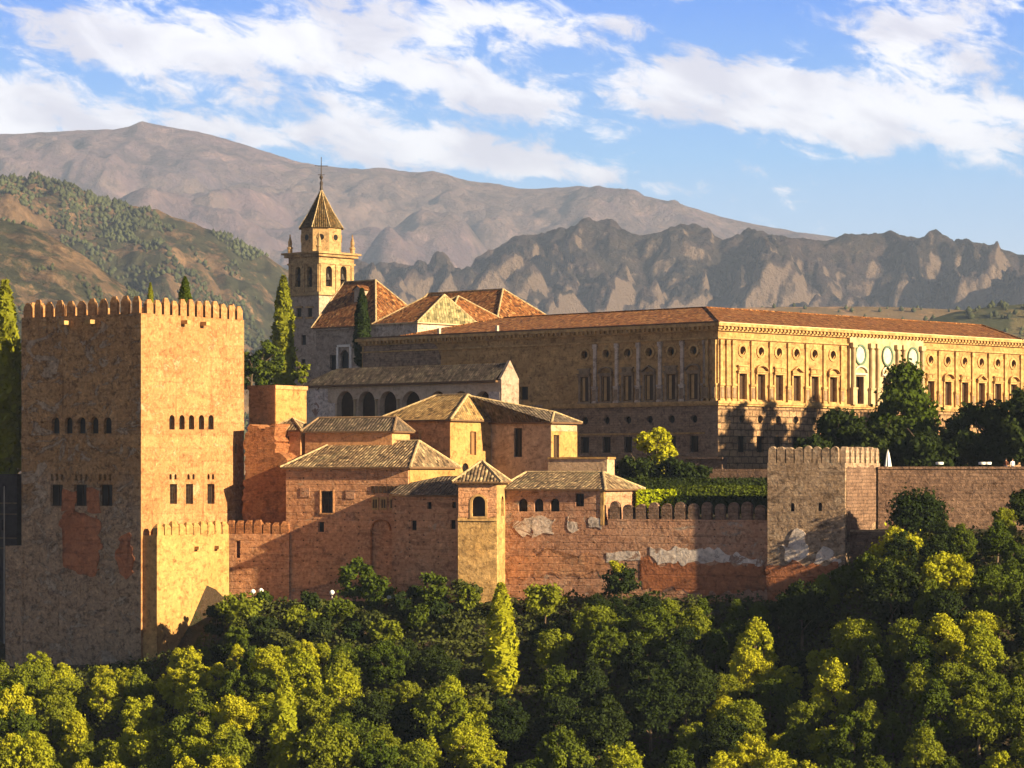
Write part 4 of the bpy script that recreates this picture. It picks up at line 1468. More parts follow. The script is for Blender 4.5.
lo_r = [(s - .62, s + .62, lowo - .6, lowo + .6, 'circle', 'bare') for s in rs1 + rs2] + [(s - .85, s + .85, lw0, lw1, 'rect', 'mullion') for s in rs1 + rs2]
lo_l = [q for q in lo_l]
zL = zS
# upper storey and lower storey walls, joined at the string course
PWM = (M['shutter'], M['dark_glass'])
PA.body(pr, pl, zL, zE - .9, up_l + oc_l + [q for q in lo_l if q[2] > zL], up_r + oc_r + po, (M['palace_stone'],), name='upper_wall', depth=.75, top=True)
PA.body(pr, pl, 0, zL, [q for q in lo_l if q[3] < zL], lo_r, (M['palace_rustic'], M['palace_rubble']), name='lower_wall', depth=.6, top=False, lmi=1)
PA.windows(up_l, 'L', (M['dark_wood'], M['shutter']), .22, 0, 'shutter')
PA.windows(up_r, 'R', PWM, .55, 0, 'shutter')  # tan half panels stand in for the sunlit window reveals
PA.windows(po, 'R', DARKW, .55, 0, 'mullion')
PA.windows(oc_l, 'L', DARKW, .7, 0, 'bare', None, 'round_window')
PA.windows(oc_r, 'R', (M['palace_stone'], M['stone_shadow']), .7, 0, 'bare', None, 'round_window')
PA.windows([q for q in lo_l if q[4] == 'rect'], 'L', DARKW, .55, 0, 'mullion')
PA.windows([q for q in lo_r if q[4] == 'rect'], 'R', DARKW, .55, 0, 'mullion')
PA.windows([q for q in lo_l if q[4] == 'circle'], 'L', DARKW, .55, 0, 'bare', None, 'round_window')
PA.windows([q for q in lo_r if q[4] == 'circle'], 'R', DARKW, .55, 0, 'bare', None, 'round_window')


def side_obj(me, name, side, s, z, mat):
    """place a part modelled with x along the face and -y outward"""
    o = link(name, me, mat if isinstance(mat, tuple) else (mat,), PA.e)
    if side == 'L':
        o.location = (0, s, z)
        o.rotation_euler = (0, 0, -math.pi / 2)
    else:
        o.location = (s, 0, z)
    return o


# shared ornaments
mb = MB()
h_p = zz(339) - zS
mb.box(-.42, .42, -.34, .06, 0, 2.2)            # pedestal
mb.box(-.52, .52, -.46, .06, 2.2, 2.5)
mb.box(-.52, .52, -.42, .06, 0, .3)
mb.box(-.27, .27, -.26, .06, 2.5, h_p - .7)      # shaft
mb.box(-.36, .36, -.36, .06, h_p - .7, h_p - .05)
pil = mb.mesh('pilaster')
mb = MB()
mb.face([(-.28, -.43, .5), (.28, -.43, .5), (.28, -.43, 1.9), (-.28, -.43, 1.9)])
mb.ring([(-.28, -.43, .5), (.28, -.43, .5), (.28, -.43, 1.9), (-.28, -.43, 1.9)], [(-.34, -.33, .42), (.34, -.33, .42), (.34, -.33, 1.98), (-.34, -.33, 1.98)])
relief = mb.mesh('relief')


def pediment_mesh(kind):
    mb = MB()
    mb.box(-1.15, 1.15, -.38, .05, 0, .28)
    mb.box(-1.3, 1.3, -.52, .05, .28, .42)
    if kind == 'tri':
        for a, c in (((-1.3, .42), (0, 1.15)), ((0, 1.15), (1.3, .42))):
            mb.face([(a[0], -.5, a[1]), (c[0], -.5, c[1]), (c[0], -.5, c[1] + .22), (a[0], -.5, a[1] + .22)])
            mb.face([(a[0], -.5, a[1] + .22), (c[0], -.5, c[1] + .22), (c[0], .05, c[1] + .22), (a[0], .05, a[1] + .22)])
            mb.face([(a[0], -.5, a[1]), (c[0], -.5, c[1]), (c[0], .05, c[1]), (a[0], .05, a[1])][::-1])
    elif kind == 'seg':
        n = 8
        for k in range(n):
            p = [(1.3 * math.cos(math.pi - math.pi * (k + j) / n), .42 + .75 * math.sin(math.pi * (k + j) / n)) for j in (0, 1)]
            a, c = p
            mb.face([(a[0], -.5, a[1]), (c[0], -.5, c[1]), (c[0], -.5, c[1] + .2), (a[0], -.5, a[1] + .2)])
            mb.face([(a[0], -.5, a[1] + .2), (c[0], -.5, c[1] + .2), (c[0], .05, c[1] + .2), (a[0], .05, a[1] + .2)])
            mb.face([(a[0], -.5, a[1]), (c[0], -.5, c[1]), (c[0], .05, c[1]), (a[0], .05, a[1])][::-1])
    else:
        mb.box(-1.0, 1.0, -.25, .05, .42, 1.0)
        mb.box(-1.2, 1.2, -.42, .05, 1.0, 1.2)
        for s in (-.6, .6):
            mb.box(s - .3, s + .3, -.36, -.25, .5, .92)
    # brackets and window jambs
    for s in (-1, 1):
        mb.box(s * 1.0 - .16, s * 1.0 + .16, -.22, .05, -3.7, 0)
    mb.box(-1.25, 1.25, -.35, .05, -3.95, -3.7)
    return mb.mesh('window_surround')


ped = {k: pediment_mesh(k) for k in ('tri', 'seg', 'flat')}
mb = MB()
oo = [(.95 * math.cos(2 * math.pi * k / 16), .95 * math.sin(2 * math.pi * k / 16)) for k in range(16)]
oi = [(.64 * math.cos(2 * math.pi * k / 16), .64 * math.sin(2 * math.pi * k / 16)) for k in range(16)]
mb.ring([(a, -.14, c) for a, c in oo], [(a, -.2, c) for a, c in oi])
mb.ring([(a, -.14, c) for a, c in oo], [(a, .05, c) for a, c in oo])
mb.ring([(a, -.2, c) for a, c in oi], [(a, .02, c) for a, c in oi])
ringm = mb.mesh('oculus_frame')

kinds = ['flat', 'seg', 'flat', 'tri', 'flat', 'seg', 'flat']
for side, ss in (('L', ls), ('R', rs1), ('R', rs2)):
    step = sum(b - a for a, b in zip(ss, ss[1:])) / (len(ss) - 1)
    mats = M['stone_trim']
    for k, s in enumerate(ss):
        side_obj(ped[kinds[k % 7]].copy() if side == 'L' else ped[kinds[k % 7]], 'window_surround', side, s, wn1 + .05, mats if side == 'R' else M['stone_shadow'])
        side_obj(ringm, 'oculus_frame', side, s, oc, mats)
    edges = [ss[0] + step * (k - .5) for k in range(len(ss) + 1)] if side == 'R' else [s0 + (step / 2) for s0 in ss] + [ss[-1] - abs(step) / 2]
    for e in edges:
        if e < .5 or (side == 'R' and e > pr - .5):
            continue
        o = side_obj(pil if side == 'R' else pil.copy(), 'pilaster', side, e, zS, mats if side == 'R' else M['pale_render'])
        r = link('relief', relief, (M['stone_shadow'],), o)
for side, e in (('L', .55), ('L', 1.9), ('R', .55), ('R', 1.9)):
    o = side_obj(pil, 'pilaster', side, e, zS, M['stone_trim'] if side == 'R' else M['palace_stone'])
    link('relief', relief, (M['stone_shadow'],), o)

# marble portal front with big roundels
p0, p1 = PA.right(847.5), PA.right(921)
mb = MB()
panel(mb, (0, -.45, 0), (1, 0, 0), (0, -1, 0), p0, p1, zS, zE - 1.0, po, .5)
for s in (p0, p1):
    mb.face([(s, -.45, zS), (s, 0, zS), (s, 0, zE - 1.0), (s, -.45, zE - 1.0)])
portal = mb.obj('marble_front', M['marble'], PA.e)
for s in rsP:
    mb = MB()
    R_ = 1.35
    pts = [(R_ * math.cos(2 * math.pi * k / 24), 1.15 * R_ * math.sin(2 * math.pi * k / 24)) for k in range(24)]
    mb.face([(a * .8, -.52, c * .8) for a, c in pts], 0)
    mb.ring([(a, -.70, c) for a, c in pts], [(a * .82, -.66, c * .82) for a, c in pts], 1)
    mb.ring([(a, -.70, c) for a, c in pts], [(a, -.44, c) for a, c in pts], 1)
    mb.ring([(a * .82, -.66, c * .82) for a, c in pts], [(a * .8, -.52, c * .8) for a, c in pts], 1)
    o = mb.obj('roundel', (M['marble_white'], M['marble_green']), portal)
    o.location = (s, 0, zz(348))
    mb = MB()
    mb.box(-1.5, 1.5, -.75, -.44, 0, .3)
    n = 8
    for k in range(n):
        a, c = [(1.5 * math.cos(math.pi - math.pi * (k + j) / n), .3 + .9 * math.sin(math.pi * (k + j) / n)) for j in (0, 1)]
        mb.face([(a[0], -.8, a[1]), (c[0], -.8, c[1]), (c[0], -.8, c[1] + .25), (a[0], -.8, a[1] + .25)])
        mb.face([(a[0], -.8, a[1] + .25), (c[0], -.8, c[1] + .25), (c[0], -.44, c[1] + .25), (a[0], -.44, a[1] + .25)])
        mb.face([(a[0], -.8, a[1]), (c[0], -.8, c[1]), (c[0], -.44, c[1]), (a[0], -.44, a[1])][::-1])
    o = mb.obj('portal_pediment', M['marble_white'], portal)
    o.location = (s, 0, wn1 + .5)
gaps = [p0 + .6, (rsP[0] + rsP[1]) / 2 - .8, (rsP[0] + rsP[1]) / 2 + .8, (rsP[1] + rsP[2]) / 2 - .8, (rsP[1] + rsP[2]) / 2 + .8, p1 - .6]
mb = MB()
hc = zE - 1.9 - zS
mb.box(-.5, .5, -1.0, -.44, 0, 2.3)
mb.box(-.6, .6, -1.1, -.44, 2.3, 2.55)
mb.box(-.55, .55, -1.0, -.44, hc - .7, hc)
mb.lathe([(.36, 2.55), (.30, 3.0), (.27, hc - 1.0), (.4, hc - .7)], 10, 0, (0, -.72))
colm = mb.mesh('column')
for s in gaps:
    o = link('column', colm, (M['marble'],), portal, (s, 0, zS))

# entablature, cornice with dentils, string course, plinth
y1p = pl
mb = MB()
mb.box(-.28, pr, -.28, pl, zz(338.5), zz(336.8))
mb.box(-.38, pr + .1, -.38, pl, zz(330.5), zz(328.5))
mb.obj('architrave', M['stone_trim'], PA.e)
mb = MB()
mb.box(-.6, pr + .3, -.6, pl + .3, zE - .9, zE - .55)
mb.box(-1.0, pr + .6, -1.0, pl + .6, zE - .55, zE - .12)
mb.obj('cornice', M['stone_trim'], PA.e)
mb = MB()
k = .3
while k < pr - 1:
    mb.box(k, k + .32, -.86, -.61, zE - .98, zE - .56)
    k += .85
k = .3
while k < pl - 1:
    mb.box(-.86, -.61, k, k + .32, zE - .98, zE - .56)
    k += .85
mb.obj('dentil_course', M['stone_trim'], PA.e)
mb = MB()
mb.box(-.55, pr + .2, -.55, PA.left(545), zS - .35, zS + .05)
mb.box(-.38, pr + .2, -.38, PA.left(545), zS - .6, zS - .351)
mb.obj('string_course', M['stone_trim'], PA.e)
boxpart(PA, 'sill_course', -.2, .02, PA.left(705), PA.left(575), zz(433) - .1, zz(433) + .15, M['stone_trim'])
boxpart(PA, 'plinth', -.45, pr + .2, -.45, pl, 0, Z0 + .9, M['palace_rustic'])
# rough masonry of the older half of the shaded side
patch(PA, 'L', [(363, 343), (426, 339), (436, 350), (444, 372), (462, 390), (470, 402), (363, 410)], M['palace_rubble'], .08, 0, 'rough_masonry', .4, 71)
patch(PA, 'L', [(472, 402), (575, 408), (640, 407), (718, 404), (718, 472), (472, 480)], M['palace_rubble'], .0, 0, 'rough_masonry', .0, 72) if False else None
# roof: low, hipped, round an open court
dpt = 13.0
zr_ = PA.z(307.5, dpt, dpt) - zE
mb = MB()
ex = .95
ye = PA.left(404)
x1e = pr + .8
c0 = (-ex, -ex, zE)
r0 = (dpt, dpt, zE + zr_)
rR = (PA.right(982, dpt), dpt, zE + zr_)
rL = (dpt, PA.left(504, dpt), zE + zr_)
eR = (PA.right(1022, -ex), -ex, zE)
eL = (-ex, ye, zE)
mb.face([c0, eR, rR, r0], 0)
mb.face([eL, c0, r0, rL], 0)
iR = (PA.right(1022, -ex), 2 * dpt, zE)
iL = (2 * dpt, ye, zE)
mb.face([eR, iR, rR], 0)
mb.face([iL, eL, rL], 0)
mb.face([iR, (2 * dpt, 2 * dpt, zE), r0, rR], 0)
mb.face([(2 * dpt, 2 * dpt, zE), iL, rL, r0], 0)
mb.ring([(-ex, ye, zE - .12), (-ex, -ex, zE - .12), (x1e, -ex, zE - .12), (x1e, 2 * dpt, zE - .12)], [(-ex, ye, zE), (-ex, -ex, zE), (x1e, -ex, zE), (x1e, 2 * dpt, zE)], 1)
proof = mb.obj('roof', (M['tile_orange'], M['eave_pale']), PA.e)
for p, q in ((c0, r0), (r0, rR), (r0, rL), (rL, eL), (rR, eR)):
    c = MB()
    c.tube(p, q, .18)
    c.obj('ridge_tile', M['tile_orange'], proof)
boxpart(PA, 'gutter', -1.05, -.9, -1.0, pl, zE - .1, zE + .12, M['eave'])
for px in (441, 499):
    s = PA.left(px)
    boxpart(PA, 'roof_vent', -.6, -.2, s - .2, s + .2, zE, zE + 1.0, M['pale_render'])

# ------------------------------------------------------------------ church and bell tower
BTW = Bld('bell_tower', 'square church bell tower with tiled octagonal spire, iron cross and corner finials', 'bell tower', 319, 520, 42, -2)
bl, br = BTW.left(288.5), BTW.right(354)
zb0, zb1, zb2 = BTW.z(325), BTW.z(293), BTW.z(256)
bw_l = [BTW.lop(x - 2.6, 266.5, x + 2.6, 287, 'arch') + ('bare',) for x in (297.8, 309.5)]
bw_r = [BTW.rop(x - 3.1, 266, x + 3.1, 286.5, 'arch') + ('bare',) for x in (329, 343.5)]
lw_l = [BTW.lop(x - 2.3, 308, x + 2.3, 317) + ('bare',) for x in (298.5, 309.5)] + [BTW.lop(301, 335, 305.5, 345) + ('bare',), BTW.lop(301, 359, 305, 366) + ('bare',)]
BTW.body(br, bl, zb1, zb2, bw_l, bw_r, (M['church_stone'],), name='belfry', depth=.7, wmats=DARKW)
BTW.body(br - .2, bl - .2, 0, zb1, lw_l, [], (M['church_wall'],), name='shaft', depth=.4, x0=.1, y0=.1, wmats=DARKW)
for q in bw_l + bw_r:
    side = 'L' if q in bw_l else 'R'
    mb = MB()
    mb.lathe([(.62, 0), (.55, .15), (.38, .55), (.3, 1.0), (.12, 1.15)], 12)
    o = mb.obj('bell', M['iron'], BTW.e)
    m = (q[0] + q[1]) / 2
    o.location = ((.45, m, q[2] + 1.2) if side == 'L' else (m, .45, q[2] + 1.2))
for (z0_, z1_, ov_) in ((zb2, zb2 + .5, .55), (zb2 + .5, zb2 + .85, .95), (zb1 - .3, zb1 + .25, .35), (zb2 - 1.3, zb2 - 1.0, .2)):
    boxpart(BTW, 'cornice', -ov_, br + ov_, -ov_, bl + ov_, z0_, z1_, M['church_stone'])
for f_ in (.06, .5, .94):
    boxpart(BTW, 'pilaster', -.16, .02, bl * f_ - .3, bl * f_ + .3, zb1 + .26, zb2 - 1.31, M['church_stone'])
    boxpart(BTW, 'pilaster', br * f_ - .3, br * f_ + .3, -.16, .02, zb1 + .26, zb2 - 1.31, M['church_stone'])
for q in lw_l[:2]:
    boxpart(BTW, 'window_frame', -.12, .12, q[0] - .35, q[1] + .35, q[3], q[3] + .3, M['stone_trim'])
    boxpart(BTW, 'window_frame', -.12, .12, q[0] - .35, q[1] + .35, q[2] - .3, q[2], M['stone_trim'])
cxm, cym = br / 2, bl / 2
zd0, zd1 = zb2 + .85, BTW.z(229, cxm, cym)
zap = BTW.z(189, cxm, cym)
rd = 20.5 / (F / 525) / math.cos(math.pi / 8) * .97
mb = MB()
rot = math.pi / 8
oct_ = [(cxm + rd * math.cos(rot + math.pi / 4 * k), cym + rd * math.sin(rot + math.pi / 4 * k)) for k in range(8)]
mb.ring([(x, y, zd0 - .1) for x, y in oct_], [(x, y, zd1) for x, y in oct_])
mb.obj('drum', M['church_stone'], BTW.e)
for k in range(8):
    a = math.pi / 4 * k
    mb = MB()
    pts = [(.55 * math.cos(2 * math.pi * j / 14), .55 * math.sin(2 * math.pi * j / 14)) for j in range(14)]
    mb.face([(x, -.03, z) for x, z in pts], 1)
    pts2 = [(x * 1.3, z * 1.3) for x, z in pts]
    mb.ring([(x, -.12, z) for x, z in pts2], [(x, -.12, z) for x, z in pts], 0)
    mb.ring([(x, -.12, z) for x, z in pts2], [(x, .05, z) for x, z in pts2], 0)
    mb.ring([(x, -.12, z) for x, z in pts], [(x, -.03, z) for x, z in pts], 0)
    o = mb.obj('oculus', (M['church_stone'], M['dark_glass']), BTW.e)
    ap = rd * math.cos(math.pi / 8)
    o.location = (cxm + ap * math.cos(a), cym + ap * math.sin(a), (zd0 + zd1) / 2 + .5)
    o.rotation_euler = (0, 0, a + math.pi / 2)
mb = MB()
R1 = rd + .45
ring0 = [(cxm + R1 * math.cos(rot + math.pi / 4 * k), cym + R1 * math.sin(rot + math.pi / 4 * k), zd1) for k in range(8)]
R2 = rd * .62
zm = zd1 + (zap - zd1) * .40
ring1 = [(cxm + R2 * math.cos(rot + math.pi / 4 * k), cym + R2 * math.sin(rot + math.pi / 4 * k), zm) for k in range(8)]
mb.ring(ring0, ring1)
for k in range(8):
    mb.face([ring1[k], ring1[(k + 1) % 8], (cxm, cym, zap)])
mb.face(ring0[::-1])
spire = mb.obj('spire', M['tile_spire'], BTW.e)
for k in range(8):
    c = MB()
    c.tube(ring0[k], ring1[k], .1)
    c.tube(ring1[k], (cxm, cym, zap), .1)
    c.obj('hip_rib', M['ridge_pale'], spire)
mb = MB()
zc0 = zap - .2
ztop = BTW.z(157, cxm, cym)
mb.lathe([(.32, zc0), (.22, zc0 + .8), (.3, zc0 + 1.3), (.12, zc0 + 1.8), (.35, zc0 + 2.3), (.1, zc0 + 2.8), (.06, ztop)], 8, 0, (cxm, cym))
mb.tube((cxm - .9, cym + .75, ztop - 1.6), (cxm + .9, cym - .75, ztop - 1.6), .07)
mb.tube((cxm - .5, cym + .4, ztop - 3.2), (cxm + .5, cym - .4, ztop - 3.2), .06)
mb.lathe([(.02, ztop - 3.9), (.28, ztop - 3.5), (.02, ztop - 3.1)], 8, 0, (cxm, cym))
mb.obj('iron_cross', M['iron'], BTW.e)
for x, y in ((.2, .2), (br - .2, .2), (.2, bl - .2), (br - .2, bl - .2)):
    mb = MB()
    zf = zb2 + .85
    mb.lathe([(.42, zf), (.42, zf + .8), (.55, zf + .85), (.5, zf + 1.1), (.32, zf + 1.2), (.36, zf + 2.0), (.1, zf + 3.0), (.14, zf + 3.2), (.02, zf + 3.5)], 8, 0, (x, y))
    mb.obj('finial', M['church_stone'], BTW.e)

CH = Bld('church', 'pale church below the bell tower with steep dark tiled roof and arched door', 'church', 376, 497, 43, -3)
cl_, cr_ = CH.left(316), CH.right(430)
zc_ = CH.z(325)
CH.body(cr_, cl_, 0, zc_, [CH.lop(330, 355, 336, 370) + ('bare',), CH.lop(340.5, 350, 348.5, 370, 'arch') + ('bare',)], [], (M['church_wall'],), depth=.5, wmats=DARKW)
boxpart(CH, 'cornice', -.4, cr_ + .3, -.4, cl_ + .3, zc_ - .5, zc_ - .05, M['church_wall'])
o = CH.lop(338, 347, 351, 372)
boxpart(CH, 'door_surround', -.25, .03, o[0], o[1], o[3], o[3] + .4, M['white_trim'])
for kk in (0, 1):
    boxpart(CH, 'door_surround', -.2, .03, o[kk] - .25, o[kk] + .25, o[2], o[3], M['white_trim'])
hip(CH, 0, cr_, 0, cl_, zc_, CH.z(280, cr_ / 2, cr_ * .52) - zc_, 'y', cr_ * .52, .3, .6, (M['tile_orange'], M['eave'], M['ridge_pale']))
# dormer on the church roof
DO = CH.e
mb = MB()
xd, yd = 3.4, CH.left(359, 3.4)
zd = zc_ + (CH.z(280, cr_ / 2, cr_ * .52) - zc_) * (xd + .6) / (cr_ / 2 + .6) - .3
mb.box(xd - .2, xd + 3, yd - 1.0, yd + 1.0, zd, zd + 2.0, 0)
mb.face([(xd - .6, yd - 1.3, zd + 2.0), (xd + 3.5, yd - 1.3, zd + 2.0), (xd + 3.5, yd, zd + 2.9), (xd - .6, yd, zd + 2.9)], 1)
mb.face([(xd - .6, yd, zd + 2.9), (xd + 3.5, yd, zd + 2.9), (xd + 3.5, yd + 1.3, zd + 2.0), (xd - .6, yd + 1.3, zd + 2.0)], 1)
mb.face([(xd - .3, yd - 1.2, zd + 2.0), (xd - .3, yd, zd + 2.85), (xd - .3, yd + 1.2, zd + 2.0)], 0)
mb.obj('dormer', (M['church_wall'], M['tile_orange']), CH.e)

CN = Bld('rear_nave', 'big dark hip roofed hall behind the palace roof, its right slope sunlit', 'hall', 497, 505, 43, -3)
nl_, nr_ = CN.left(398), CN.right(553)
zn_ = CN.z(319)
CN.body(nr_, nl_, 0, zn_, [], [], (M['church_wall'],), depth=.3)
hip(CN, 0, nr_, 0, nl_, zn_, CN.z(289, nr_ / 2, nr_ * .37) - zn_, 'y', nr_ * .37, .5, .6, (M['tile_orange'], M['eave'], M['ridge_pale']))

CF = Bld('front_pavilion', 'pavilion with a greenish tile-hung gable under the rear hall roof', 'pavilion', 417.5, 480, 43, -2)
fl, fr = CF.left(376), CF.right(475)
zf_ = CF.z(322)
CF.body(fr, fl, 0, zf_, [], [], (M['pale_render'],), depth=.3)
hf_ = CF.z(294.5, fr / 2, 0) - zf_
mb = MB()
o_ = .5
A, B, C2, D2 = (-o_, -o_, zf_), (fr + o_, -o_, zf_), (fr + o_, fl + o_, zf_), (-o_, fl + o_, zf_)
g1, g2 = (fr / 2, .5, zf_ + hf_), (fr / 2, fl * .45, zf_ + hf_)
mb.face([D2, A, g1, g2], 0)
mb.face([B, C2, g2, g1], 0)
mb.face([C2, D2, g2], 0)
mb.ring([(p[0], p[1], p[2] - .2) for p in (A, B, C2, D2)], [A, B, C2, D2], 1)
rf_ = mb.obj('roof', (M['tile_orange'], M['eave_pale']), CF.e)
mb = MB()
mb.face([(A[0] + .1, A[1] - .02, A[2] + .02), (B[0] - .1, B[1] - .02, B[2] + .02), (g1[0], g1[1] - .02, g1[2])])
mb.obj('tile_hung_gable', M['tile_green'], CF.e)
for p, q in ((A, g1), (B, g1), (g1, g2), (g2, D2)):
    c = MB()
    c.tube(p, q, .16)
    c.obj('ridge_tile', M['ridge_pale'], rf_)
CR2 = Bld('side_hall', 'low orange roofed hall between the green gable and the palace roof', 'hall', 448, 489, 43, -2)
sl_, sr_ = 9.0, CR2.right(506)
zs_ = CR2.z(320)
CR2.body(sr_, sl_, 0, zs_, [], [], (M['church_wall'],), depth=.3)
hip(CR2, 0, sr_, 0, sl_, zs_, CR2.z(296, sr_ / 2, sl_ / 2) - zs_, 'y', sl_ / 2, sl_ / 2 - .1, .5, (M['tile_orange'], M['eave_pale'], M['ridge_pale']))

# ------------------------------------------------------------------ trees
def quads_mesh(name, c, nrm, sz, mat, asp=1.35, seed=0):
    """leaf clumps: many small bent leaf faces at points c, facing nrm"""
    rs = np.random.RandomState(seed)
    n = len(c)
    up = rs.normal(size=(n, 3))
    t = np.cross(nrm, up)
    t /= np.linalg.norm(t, axis=1)[:, None] + 1e-9
    b = np.cross(nrm, t)
    s = sz[:, None]
    v = np.stack([c - t * s * .5, c - b * s * asp * .5 + nrm * s * .12, c + t * s * .5, c + b * s * asp * .5 + nrm * s * .12], 1).reshape(-1, 3)
    me = bpy.data.meshes.new(name)
    me.vertices.add(4 * n)
    me.vertices.foreach_set('co', v.astype(np.float32).ravel())
    me.loops.add(4 * n)
    me.loops.foreach_set('vertex_index', np.arange(4 * n, dtype=np.int32))
    me.polygons.add(n)
    me.polygons.foreach_set('loop_start', np.arange(0, 4 * n, 4, dtype=np.int32))
    me.polygons.foreach_set('loop_total', np.full(n, 4, dtype=np.int32))
    me.update(calc_edges=True)
    me.materials.append(mat)
    return me


def crown_pts(rs, R, H, z0, nclump, per, lsz, shape='round', rc=.30):
    """leaf positions for a crown of radius R and height H starting at z0, built from uneven clumps"""
    C, Nn, Sz = [], [], []
    for k in range(nclump):
        while True:
            p = rs.uniform(-1, 1, 3)
            r = np.linalg.norm(p)
            if r > 1 or r < .40:
                continue
            break
        if shape == 'round':
            x, y, z = p[0] * R * .82, p[1] * R * .82, z0 + H * (.5 + .44 * p[2])
        elif shape == 'tall':
            f = (p[2] + 1) / 2
            w = R * (1.05 - .75 * f) * .85
            x, y, z = p[0] * w / max(r, .5), p[1] * w / max(r, .5), z0 + H * f * .95
        cr = R * rc * rs.uniform(.45, 1.45)
        m = int(per * rs.uniform(.7, 1.3))
        d = rs.normal(size=(m, 3))
        d[:, 2] = d[:, 2] * .8 + .25
        d /= np.linalg.norm(d, axis=1)[:, None]
        rr = cr * np.clip(np.abs(rs.normal(.82, .30, m)), .2, 1.7)[:, None]
        C.append(np.array([x, y, z]) + d * rr * np.array([1, 1, .8]))
        nn = d + rs.normal(size=(m, 3)) * .75
        Nn.append(nn / np.linalg.norm(nn, axis=1)[:, None])
        Sz.append(lsz * rs.uniform(.5, 1.5, m))
    return np.concatenate(C), np.concatenate(Nn), np.concatenate(Sz)


def trunk_mesh(h, r, seed, limbs=5, spread=1.8):
    rs = random.Random(seed)
    mb = MB()

    def seg(a, b, r0, r1, n=6):
        a, b = Vector(a), Vector(b)
        d = (b - a).normalized()
        s = d.cross(Vector((.3, .9, .2))).normalized()
        t = s.cross(d)
        A = [a + (s * math.cos(2 * math.pi * k / n) + t * math.sin(2 * math.pi * k / n)) * r0 for k in range(n)]
        B = [b + (s * math.cos(2 * math.pi * k / n) + t * math.sin(2 * math.pi * k / n)) * r1 for k in range(n)]
        mb.ring(A, B)
    p = Vector((0, 0, -1.2))
    q = Vector((rs.uniform(-.2, .2), rs.uniform(-.2, .2), h * .45))
    top = Vector((rs.uniform(-.4, .4), rs.uniform(-.4, .4), h))
    seg(p, q, r * 1.25, r * .8)
    seg(q, top, r * .8, r * .25)
    for k in range(limbs):
        a = q.lerp(top, k / limbs)
        an = rs.uniform(0, 6.28)
        b = a + Vector((math.cos(an) * spread, math.sin(an) * spread, spread * rs.uniform(.6, 1.2)))
        seg(a, b, r * .4, r * .08, 5)
    return mb.mesh('trunk')


CR_ = {}
rs0 = np.random.RandomState(12)


def crown_kind(kind):
    """list of (crown meshes) built once for each kind; unit: metres at scale 1"""
    if kind in CR_:
        return CR_[kind]
    out = []
    if kind in ('lime', 'olive', 'green', 'dark'):
        mat = M['leaf_' + kind]
        for i in range(5):
            R, H = rs0.uniform(2.4, 3.4), rs0.uniform(4.8, 6.8)
            c, n, s = crown_pts(rs0, R, H, 1.3, int(rs0.uniform(75, 110)), 165, .185, 'round' if i not in (1, 2) else 'tall', .165)
            out.append((quads_mesh('crown', c, n, s, mat, seed=i), trunk_mesh(4.2, .2, i + 3)))
    elif kind == 'cypress':
        for i in range(2):
            m = 5200
            f = rs0.uniform(0, 1, m) ** .8
            prof = np.interp(f, [0, .06, .3, .65, .88, 1], [.55, .85, 1, .78, .42, .05])
            a = rs0.uniform(0, 2 * np.pi, m)
            lump = 1 + .16 * np.sin(a * 3 + f * 19) + .12 * np.sin(a * 5 - f * 43)
            rr = prof * lump * np.sqrt(rs0.uniform(.45, 1, m))
            c = np.stack([rr * np.cos(a), rr * np.sin(a), f * 10], 1)
            n = np.stack([np.cos(a), np.sin(a), rs0.normal(size=m) * .3], 1) + rs0.normal(size=(m, 3)) * .45
            n /= np.linalg.norm(n, axis=1)[:, None]
            out.append((quads_mesh('crown', c, n, .26 * rs0.uniform(.6, 1.4, m), M['leaf_cypress'], 1.8, i), trunk_mesh(5, .22, i + 40, 0)))
    elif kind == 'pine':
        for i in range(2):
            c, n, s = crown_pts(rs0, 2.6, 9, .6, 60, 90, .36, 'tall', .24)
            out.append((quads_mesh('crown', c, n, s, M['leaf_green'], seed=i), trunk_mesh(7, .25, i + 60, 3, 1)))
    CR_[kind] = out
    return out


def tree(name, kind, loc, sc, label, cat='tree', group=None, var=0, szh=1.0, mat=None, rng=random.Random(4)):
    cm, tm = crown_kind(kind)[var % len(crown_kind(kind))]
    e = empty(name, loc, rng.uniform(0, 6.28))
    tag(e, label, cat, group)
    c = link('crown', cm, (), e)
    t = link('trunk', tm, (M['bark'],), e)
    e.scale = (sc, sc, sc * szh)
    if mat:
        c2 = cm.copy()
        c2.materials.clear()
        c2.materials.append(M[mat])
        c.data = c2
    return e


def big_tree(name, px, base_py, Y, R, H, z0, ncl, per, lsz, mat, label, shape='round', rc=.24, th=None, seed=1, z=None, mats=None):
    """a single tree with its own crown"""
    rs = np.random.RandomState(seed)
    p = P(px, base_py, Y)
    if z is None:
        z = p.z
    e = empty(name, (p.x, p.y, z))
    tag(e, label, 'tree')
    c, n, s = crown_pts(rs, R, H, z0, ncl, per, lsz, shape, rc)
    link('crown', quads_mesh('crown', c, n, s, M[mat], seed=seed), (), e)
    link('trunk', trunk_mesh(th or (z0 + H * .7), .1 + R * .06, seed, 6, R * .6), (M['bark'],), e)
    return e


def cyp(px, top_py, base_py, Y, wpx, label, var=0, name='cypress', mat=None):
    p = P(px, base_py, Y)
    h = (base_py - top_py) / F * Y
    w = wpx / F * Y / 2
    e = tree(name, 'cypress', p, 1, label, 'cypress', None, var, mat=mat)
    e.scale = (w / 1.05, w / 1.05, h / 10)
    return e


